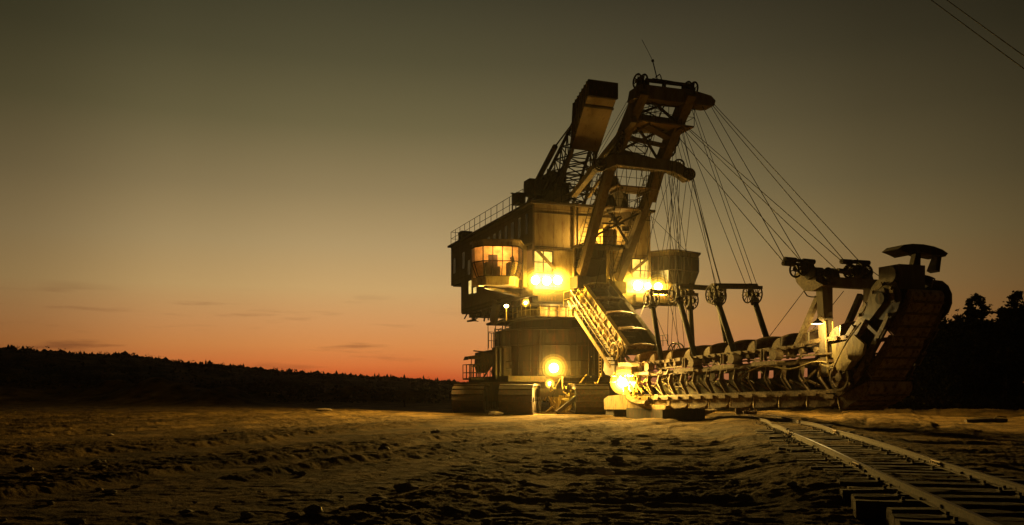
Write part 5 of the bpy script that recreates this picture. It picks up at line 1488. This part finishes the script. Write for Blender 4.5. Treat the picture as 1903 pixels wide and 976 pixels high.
# a weed beside the sleepers
p = at(1466, 845, 20.5); z = hz(p.x, p.y)
e = empty('weed', (p.x, p.y, z)); tag(e, 'small leafy weed growing beside the sleeper ends of the track', 'weed')
m = MB(); r = random.Random(4)
for k in range(70):
    a = r.uniform(0, 2 * PI); hgt = r.uniform(0.05, 0.42); rad = r.uniform(0.02, 0.16) * (1.1 - hgt); c = Vector((rad * math.cos(a), rad * math.sin(a), hgt))
    d = Vector((r.uniform(-1, 1), r.uniform(-1, 1), r.uniform(-0.4, 0.8))).normalized() * 0.045; sx = d.cross(Vector((r.uniform(-1, 1), r.uniform(-1, 1), 1))).normalized() * 0.018
    m.add([c - d, c + sx, c + d, c - sx], [(0, 1, 2, 3)])
m.build('weed_leaves', M['scrub'], e)
m = MB(); m.path([(0, 0, -0.02), (0.01, 0, 0.2), (0.03, 0.01, 0.42)], 0.008, 5); m.path([(0, 0, 0.05), (-0.08, 0, 0.25)], 0.006, 4); m.build('weed_stem', M['bark'], e)

# overhead wires in the upper right corner
for i, (a, b) in enumerate((((1690, -34), (1960, 166)), ((1722, -31), (1960, 141)))):
    p, q = at(*a, 42), at(*b, 30); p, q = p - (q - p) * 1.0, q + (q - p) * 0.6
    m = MB(); m.path([p.lerp(q, k / 12) - Vector((0, 0, 0.1 * 4 * (k / 12) * (1 - k / 12))) for k in range(13)], 0.02, 5)
    tag(m.build('overhead_wire', M['rope']), ('lower of the two overhead wires crossing the sky at upper right', 'upper of the two overhead wires crossing the sky at upper right')[i], 'wire', 'overhead wires')

# ------------------------------------------------------------------ trees
def leaf_tri(m, c, size, r):
    d = Vector((r.gauss(0, 1), r.gauss(0, 1), r.gauss(0, 0.7))).normalized(); e_ = d.cross(Vector((r.gauss(0, 1), r.gauss(0, 1), r.gauss(0, 1)))).normalized()
    m.add([c - d * size, c + e_ * size * 0.6, c + d * size, c - e_ * size * 0.6], [(0, 1, 2, 3)])


def broadleaf(p, hgt, wid, seed, label, group, nleaf=3200, leaf=0.13, open_=0.0):
    r = random.Random(seed); e = empty('tree', p); tag(e, label, 'tree', group)
    m = MB(); top = Vector((r.uniform(-.3, .3), r.uniform(-.3, .3), hgt * 0.82)); m.tube((0, 0, -0.3), top * 0.5, 0.17, 8, 0.11); m.tube(top * 0.5, top, 0.11, 7, 0.03)
    tips = []
    for k in range(16):
        s = r.uniform(0.22, 0.9); a = r.uniform(0, 2 * PI); l = wid * (0.55 + 0.55 * r.random()) * (1.15 - 0.75 * abs(s - 0.45))
        b = top * s; t_ = b + Vector((math.cos(a) * l, math.sin(a) * l, l * r.uniform(0.15, 0.7)))
        m.tube(b, t_, 0.045, 5, 0.012); tips.append((t_, b))
    tips.append((top, top * 0.8))
    m.build('trunk', M['bark'], e)
    c = MB()
    for k in range(nleaf):
        t_, b = r.choice(tips); f = 1 - r.random() ** 2 * 0.7
        q = b.lerp(t_, f) + Vector((r.gauss(0, 0.26), r.gauss(0, 0.26), r.gauss(0, 0.24))) * (0.5 + wid * 0.28)
        if open_ and math.sin(q.x * 3.1 + seed) + math.sin(q.z * 3.7) + math.sin(q.y * 2.9) > 1.4 - open_: continue
        if q.z < 0.2: continue
        leaf_tri(c, q, leaf * r.uniform(0.6, 1.3), r)
    c.build('crown', M['leaf'], e)
    return e


def conifer(p, hgt, wid, seed, label, group, pine=False):
    r = random.Random(seed); e = empty('conifer', p); tag(e, label, 'tree', group)
    m = MB(); m.tube((0, 0, -0.3), (r.uniform(-.1, .1), 0, hgt), 0.16, 8, 0.02)
    c = MB()
    z = hgt * (0.12 if not pine else 0.45)
    while z < hgt * 0.99:
        f = 1 - (z - hgt * 0.1) / (hgt * 0.9)
        if pine: f = (0.55 + 0.45 * r.random()) * math.sin(PI * min(1, max(0.12, (hgt * 1.02 - z) / (hgt * 0.6)))) * 0.95
        nb = 6 if not pine else r.choice((1, 2, 3, 3))
        for k in range(nb):
            a = r.uniform(0, 2 * PI); l = wid * f * r.uniform(0.65, 1.15)
            dr = -0.3 if not pine else r.uniform(-0.2, 0.7)
            t_ = Vector((math.cos(a) * l, math.sin(a) * l, z + dr * l * 0.6))
            m.tube((0, 0, z), t_, 0.02, 4, 0.006)
            for q in range(int(22 + 46 * f)):
                s = r.uniform(0.1, 1.0) ** 0.7
                pt = Vector((0, 0, z)).lerp(t_, s) + Vector((r.gauss(0, 0.07), r.gauss(0, 0.07), r.gauss(-0.03, 0.06))) * (1.7 if pine else 1.0)
                leaf_tri(c, pt, r.uniform(0.08, 0.2), r)
        z += hgt * (0.03 if not pine else 0.028) * r.uniform(0.5, 1.5)
    m.build('trunk', M['bark'], e); c.build('crown', M['needle'], e)
    return e


TG = 'trees at the right edge of the pit'
def tree_at(px, ytop, yd):
    x = (px - CX) / FPX * yd; g = hz(x, yd); return (x, yd, g - 0.1), CAMH + (HZ - ytop) / FPX * yd - g
for (px, yt, yd, wid, seed, lb, op) in ((1752, 578, 66, 2.6, 1, 'ragged broadleaf tree with sky gaps right behind the raised bucket end', 0.5), (1715, 606, 69, 1.9, 2, 'lower loose tree showing beneath the raised bucket end', 0.6),
                                        (1780, 590, 70, 2.3, 3, 'dark bushy tree just left of the pointed spruce', 0.1), (1846, 586, 70, 2.2, 6, 'round dark tree between the flat pine and the tall trees at the frame edge', 0.0),
                                        (1880, 572, 68, 2.3, 7, 'tall dark leafy tree second from the right frame edge', 0.0), (1918, 548, 66, 2.5, 8, 'tallest dark leafy tree, cut by the right frame edge', 0.0),
                                        (1690, 640, 68, 1.8, 9, 'small dark tree half hidden by the raised buckets', 0.0), (1815, 612, 64, 2.2, 10, 'dense dark tree in front of the flat pine', 0.0),
                                        (1868, 630, 62, 2.3, 11, 'low dense tree nearest to the lit sand at right', 0.0), (1760, 640, 62, 2.3, 12, 'low dense tree below the ragged broadleaf tree', 0.0), (1960, 560, 66, 2.5, 13, 'dark leafy tree mostly beyond the right frame edge', 0.0), (1832, 590, 68, 2.4, 14, 'broad dark tree between the pointed spruce and the slender spruce', 0.0), (1798, 604, 69, 2.4, 15, 'dark tree at the foot of the narrow pointed spruce', 0.0), (1765, 596, 70, 2.4, 16, 'dark tree directly behind the raised bucket end', 0.0)):
    p, h_ = tree_at(px, yt - 14, yd); broadleaf(p, h_, wid, seed, lb, TG, 6500, 0.17, op)
p, h_ = tree_at(1802, 551, 66); conifer(p, h_, 1.3, 21, 'narrow pointed spruce rising among the dark trees', TG)
p, h_ = tree_at(1824, 548, 66); conifer(p, h_, 1.9, 22, 'flat topped pine standing right of the pointed spruce', TG, True)
p, h_ = tree_at(1886, 540, 66); conifer(p, h_, 1.8, 23, 'pine with layered branches near the right frame edge', TG, True)

p, h_ = tree_at(1862, 566, 64); conifer(p, h_, 1.5, 24, 'slender spruce between the flat pine and the layered pine', TG)
p, h_ = tree_at(1780, 580, 65); conifer(p, h_, 1.2, 25, 'small spruce just left of the narrow pointed spruce', TG)

# low scrub on the banks: nobody could count it
m = MB(); r = random.Random(3)
pl_ = []
while len(pl_) < 2600:
    right = r.random() < 0.4
    if right: px = r.uniform(1560, 2050); yd = r.uniform(58, 80)
    else: px = r.uniform(-300, 1100); yd = 85 + 150 * r.random() ** 1.3
    if not right and px > 600 and r.random() < 0.5: continue
    pl_.append(((px - CX) / FPX * yd, yd, right))
gs_ = height(np.array([p_[0] for p_ in pl_]), np.array([p_[1] for p_ in pl_]))
for (x, yd, right), g in zip(pl_, gs_):
    hh = r.uniform(0.2, 1.0) * (1.0 if right else 1.5)
    for q in range(9 if right else 12):
        leaf_tri(m, Vector((x + r.gauss(0, 0.35), yd + r.gauss(0, 0.35), g + r.uniform(0, hh))), r.uniform(0.1, 0.28), r)
tag(m.build('scrub', M['scrub']), 'low dark scrub growing over the banks round the pit', 'scrub', None, 'stuff')
# bushes one can tell apart on the left bank
for i, (px, py, yd, w, lb) in enumerate(((215, 705, 120, 1.6, 'pale rounded bush high on the left bank'), (470, 720, 110, 1.1, 'small bush on the bank behind the spoil heap'), (120, 722, 105, 1.3, 'dark bush low on the bank at far left'))):
    x = (px - CX) / FPX * yd; g = hz(x, yd); rr = random.Random(60 + i); e = empty('bush', (x, yd, g)); tag(e, lb, 'bush', 'bushes on the left bank')
    c = MB(); s_ = MB()
    for k in range(900):
        d = Vector((rr.gauss(0, 1), rr.gauss(0, 1), abs(rr.gauss(0, 1)))).normalized() * rr.uniform(0.6, 1.0); leaf_tri(c, Vector((d.x * w, d.y * w, d.z * w * 0.9 + 0.1)), rr.uniform(0.08, 0.16), rr)
    for k in range(6): s_.tube((0, 0, -0.2), (rr.uniform(-.6, .6) * w, rr.uniform(-.6, .6) * w, w * 0.7), 0.03, 5, 0.01)
    c.build('foliage', M['scrub'], e); s_.build('stem', M['bark'], e)
# far-off wood along the skyline
m = MB(); r = random.Random(9)
def far_tree(x, y, g, h_, w):
    k = 3 + r.randrange(2)
    if r.random() < 0.6:
        for (zb, zt, ww) in ((0.0, 0.6, w), (0.3, 0.85, w * 0.75), (0.6, 1.0, w * 0.5)):
            vs = [(x + ww * math.cos(2 * PI * i / k + zb), y + ww * math.sin(2 * PI * i / k + zb), g + h_ * zb) for i in range(k)] + [(x, y, g + h_ * zt)]
            m.add(vs, [(i, (i + 1) % k, k) for i in range(k)])
    else:
        k = 5; w *= 1.25; h_ *= 0.85
        vs = [(x + w * 0.7 * math.cos(2 * PI * i / k), y + w * 0.7 * math.sin(2 * PI * i / k), g) for i in range(k)] + [(x + w * r.uniform(0.7, 1.1) * math.cos(2 * PI * i / k + 0.4), y + w * math.sin(2 * PI * i / k + 0.4), g + h_ * r.uniform(0.45, 0.75)) for i in range(k)] + [(x + r.uniform(-.3, .3) * w, y, g + h_)]
        m.add(vs, [(i, (i + 1) % k, k + (i + 1) % k, k + i) for i in range(k)] + [(k + i, k + (i + 1) % k, 2 * k) for i in range(k)])
pl_ = []
for k in range(13000):
    px = r.uniform(-500, 2300); yd = r.uniform(222, 268); pl_.append(((px - CX) / FPX * yd, yd, px))
gs_ = height(np.array([p_[0] for p_ in pl_]), np.array([p_[1] for p_ in pl_]))
for (x, yd, px), g in zip(pl_, gs_):
    h_ = r.uniform(0.6, 1.5) * (1.7 if r.random() < 0.04 else 1); far_tree(x, yd, g - 0.25, h_, r.uniform(0.5, 0.95))
tag(m.build('far_wood', M['needle']), 'far-off low dark wood along the skyline', 'wood', None, 'stuff')

# ------------------------------------------------------------------ thin haze, added for a slight glow round the lamps
hm = bpy.data.materials.new('haze'); t, N, L = nt(hm)
out = N.new('ShaderNodeOutputMaterial'); pv = N.new('ShaderNodeVolumePrincipled')
pv.inputs['Color'].default_value = (0.85, 0.8, 0.7, 1); pv.inputs['Density'].default_value = HAZE; pv.inputs['Anisotropy'].default_value = 0.9
L.new(pv.outputs[0], out.inputs['Volume'])
hb_ = MB().box((-700, -60, -2.5), (700, 700, 60)).build('haze', hm); hb_['kind'] = 'stuff'

# ------------------------------------------------------------------ sky, sun, camera
wd = bpy.data.worlds.new('World'); scene.world = wd; wd.use_nodes = True
T = wd.node_tree; N = T.nodes; L = T.links; N.clear()
out = N.new('ShaderNodeOutputWorld'); bg = N.new('ShaderNodeBackground'); L.new(bg.outputs[0], out.inputs[0])
tc = N.new('ShaderNodeTexCoord'); sp = N.new('ShaderNodeSeparateXYZ'); L.new(tc.outputs['Generated'], sp.inputs[0])
def mth(op, a, b=None, clamp=False):
    n = N.new('ShaderNodeMath'); n.operation = op; n.use_clamp = clamp
    for i, v in enumerate((a, b)):
        if v is None: continue
        if isinstance(v, (int, float)): n.inputs[i].default_value = v
        else: L.new(v, n.inputs[i])
    return n.outputs[0]
X_, Y_, Z_ = sp.outputs
hl = mth('SQRT', mth('ADD', mth('MULTIPLY', X_, X_), mth('MULTIPLY', Y_, Y_)))
tane = mth('DIVIDE', Z_, mth('MAXIMUM', hl, 0.001))
def srgb(*c): return tuple((x / 255 / 12.92) if x / 255 <= 0.04045 else ((x / 255 + 0.055) / 1.055) ** 2.4 for x in c) + (1,)
def ramp(fac, stops, interp='EASE'):
    n = N.new('ShaderNodeValToRGB'); cr = n.color_ramp; cr.interpolation = interp
    while len(cr.elements) > 1: cr.elements.remove(cr.elements[-1])
    cr.elements[0].position = stops[0][0]; cr.elements[0].color = stops[0][1]
    for p_, c_ in stops[1:]:
        e_ = cr.elements.new(p_); e_.color = c_
    L.new(fac, n.inputs[0]); return n.outputs[0]
# colour against height: pixel row in the photograph -> tangent of elevation, over 0.6
def row(y): return (HZ - y) / FPX / 0.6
te = mth('DIVIDE', tane, 0.6, True)
sky = ramp(te, [(0.0, srgb(176, 60, 24)), (row(700), srgb(200, 88, 40)), (row(680), srgb(212, 114, 56)), (row(645), srgb(214, 137, 74)), (row(600), srgb(210, 150, 92)), (row(540), srgb(200, 162, 106)), (row(460), srgb(177, 150, 104)), (row(360), srgb(144, 125, 87)), (row(240), srgb(108, 98, 66)), (row(120), srgb(83, 77, 52)), (row(0), srgb(65, 61, 42)), (1.0, srgb(42, 37, 26))], 'LINEAR')
# falling off to both sides of the place where the sun went down
az0 = math.atan2((720 - CX) / FPX, 1.0)
sx, sy = math.sin(az0), math.cos(az0)
dt = mth('DIVIDE', mth('ADD', mth('MULTIPLY', X_, sx), mth('MULTIPLY', Y_, sy)), mth('MAXIMUM', hl, 0.001))
azf = ramp(mth('MULTIPLY', mth('ADD', dt, 1.0), 0.5), [(0.0, (0.13, 0.135, 0.14, 1)), (0.5, (0.15, 0.155, 0.155, 1)), (0.80, (0.19, 0.195, 0.195, 1)), (0.889, (0.28, 0.28, 0.26, 1)), (0.93, (0.47, 0.47, 0.45, 1)), (0.965, (0.74, 0.75, 0.74, 1)), (1.0, (1.0, 1.0, 1.0, 1))], 'LINEAR')
lf = ramp(mth('MULTIPLY', mth('ADD', mth('ARCTAN2', X_, Y_), 1.0), 1 / 0.8, True), [(0.0, (0.35, 0.34, 0.33, 1)), (0.25, (0.45, 0.44, 0.42, 1)), (0.58, (0.66, 0.65, 0.63, 1)), (0.80, (0.92, 0.92, 0.91, 1)), (1.0, (1, 1, 1, 1))])
am = N.new('ShaderNodeMixRGB'); am.blend_type = 'MULTIPLY'; am.inputs[0].default_value = 1; L.new(azf, am.inputs[1]); L.new(lf, am.inputs[2]); azf = am.outputs[0]
mu = N.new('ShaderNodeMixRGB'); mu.blend_type = 'MULTIPLY'; mu.inputs[0].default_value = 1; 
# towards the right the low red band turns into dull pink and straw
skyb = ramp(te, [(0.0, srgb(170, 96, 58)), (row(690), srgb(206, 128, 80)), (row(650), srgb(214, 142, 86)), (row(600), srgb(212, 150, 86)), (row(540), srgb(192, 150, 94)), (row(460), srgb(168, 142, 94)), (row(360), srgb(136, 119, 82)), (row(240), srgb(107, 95, 66)), (row(120), srgb(82, 74, 52)), (row(0), srgb(62, 56, 40)), (1.0, srgb(42, 37, 26))], 'LINEAR')
azm = mth('MULTIPLY', mth('ADD', mth('ARCTAN2', X_, Y_), 0.10), 1 / 0.30, True)
sm = N.new('ShaderNodeMixRGB'); L.new(azm, sm.inputs[0]); L.new(sky, sm.inputs[1]); L.new(skyb, sm.inputs[2])
L.new(sm.outputs[0], mu.inputs[1]); L.new(azf, mu.inputs[2])
# thin dark cloud streaks low over the horizon
cm = N.new('ShaderNodeCombineXYZ'); L.new(mth('ARCTAN2', X_, Y_), cm.inputs[0]); L.new(mth('MULTIPLY', tane, 9.0), cm.inputs[1])
cn = N.new('ShaderNodeTexNoise'); cn.inputs['Scale'].default_value = 9.0; cn.inputs['Detail'].default_value = 6; L.new(cm.outputs[0], cn.inputs['Vector'])
ck = ramp(cn.outputs[0], [(0.54, (0, 0, 0, 1)), (0.72, (1, 1, 1, 1))])
band = ramp(te, [(0.0, (0, 0, 0, 1)), (row(700), (0.4, 0.4, 0.4, 1)), (row(640), (1, 1, 1, 1)), (row(570), (0.45, 0.45, 0.45, 1)), (row(535), (0, 0, 0, 1))])
side_ = ramp(mth('MULTIPLY', mth('ADD', mth('ARCTAN2', X_, Y_), 1.2), 0.5), [(0.0, (1, 1, 1, 1)), (0.47, (1, 1, 1, 1)), (0.60, (0, 0, 0, 1))])
cf = mth('MULTIPLY', mth('MULTIPLY', ck, band), side_)
cf = mth('MULTIPLY', cf, 0.62)
mc = N.new('ShaderNodeMixRGB'); mc.inputs[2].default_value = srgb(92, 50, 32); L.new(cf, mc.inputs[0]); L.new(mu.outputs[0], mc.inputs[1])
# the last blue of the upper air, very faint
ns = N.new('ShaderNodeTexSky'); ns.sky_type = 'NISHITA'; ns.sun_disc = False; ns.sun_elevation = math.radians(-1.5); ns.sun_rotation = az0
nm = N.new('ShaderNodeMixRGB'); nm.blend_type = 'MULTIPLY'; nm.inputs[0].default_value = 1; nm.inputs[2].default_value = (0.006, 0.005, 0.003, 1); L.new(ns.outputs[0], nm.inputs[1])
ad = N.new('ShaderNodeMixRGB'); ad.blend_type = 'ADD'; ad.inputs[0].default_value = 1; L.new(mc.outputs[0], ad.inputs[1]); L.new(nm.outputs[0], ad.inputs[2])
L.new(ad.outputs[0], bg.inputs[0]); bg.inputs[1].default_value = 1.0

sl = bpy.data.lights.new('sun', 'SUN'); sl.energy = 0.03; sl.angle = math.radians(12); sl.color = (1.0, 0.5, 0.25)
so = bpy.data.objects.new('sun', sl); col.objects.link(so)
so.rotation_euler = Vector((-sx, -sy, -0.05)).to_track_quat('-Z', 'Y').to_euler()

cam = bpy.data.cameras.new('camera'); co = bpy.data.objects.new('camera', cam); col.objects.link(co)
co.location = CAM; co.rotation_euler = (PI / 2, 0, 0)
cam.sensor_width = 36; cam.lens = 36 * FPX / W; cam.shift_y = (HZ - H / 2) / W; cam.clip_end = 20000; cam.clip_start = 0.05
scene.camera = co

scene.render.engine = 'CYCLES'
c = scene.cycles
c.use_denoising = True
c.max_bounces = 5; c.diffuse_bounces = 2; c.glossy_bounces = 2; c.transmission_bounces = 3; c.transparent_max_bounces = 6; c.volume_bounces = 0
c.sample_clamp_indirect = 6.0; c.caustics_reflective = False; c.caustics_refractive = False
c.use_light_tree = True
vs_ = scene.view_settings
vs_.view_transform = 'Standard'; vs_.look = 'None'; vs_.exposure = 0; vs_.gamma = 1; vs_.use_curve_mapping = False
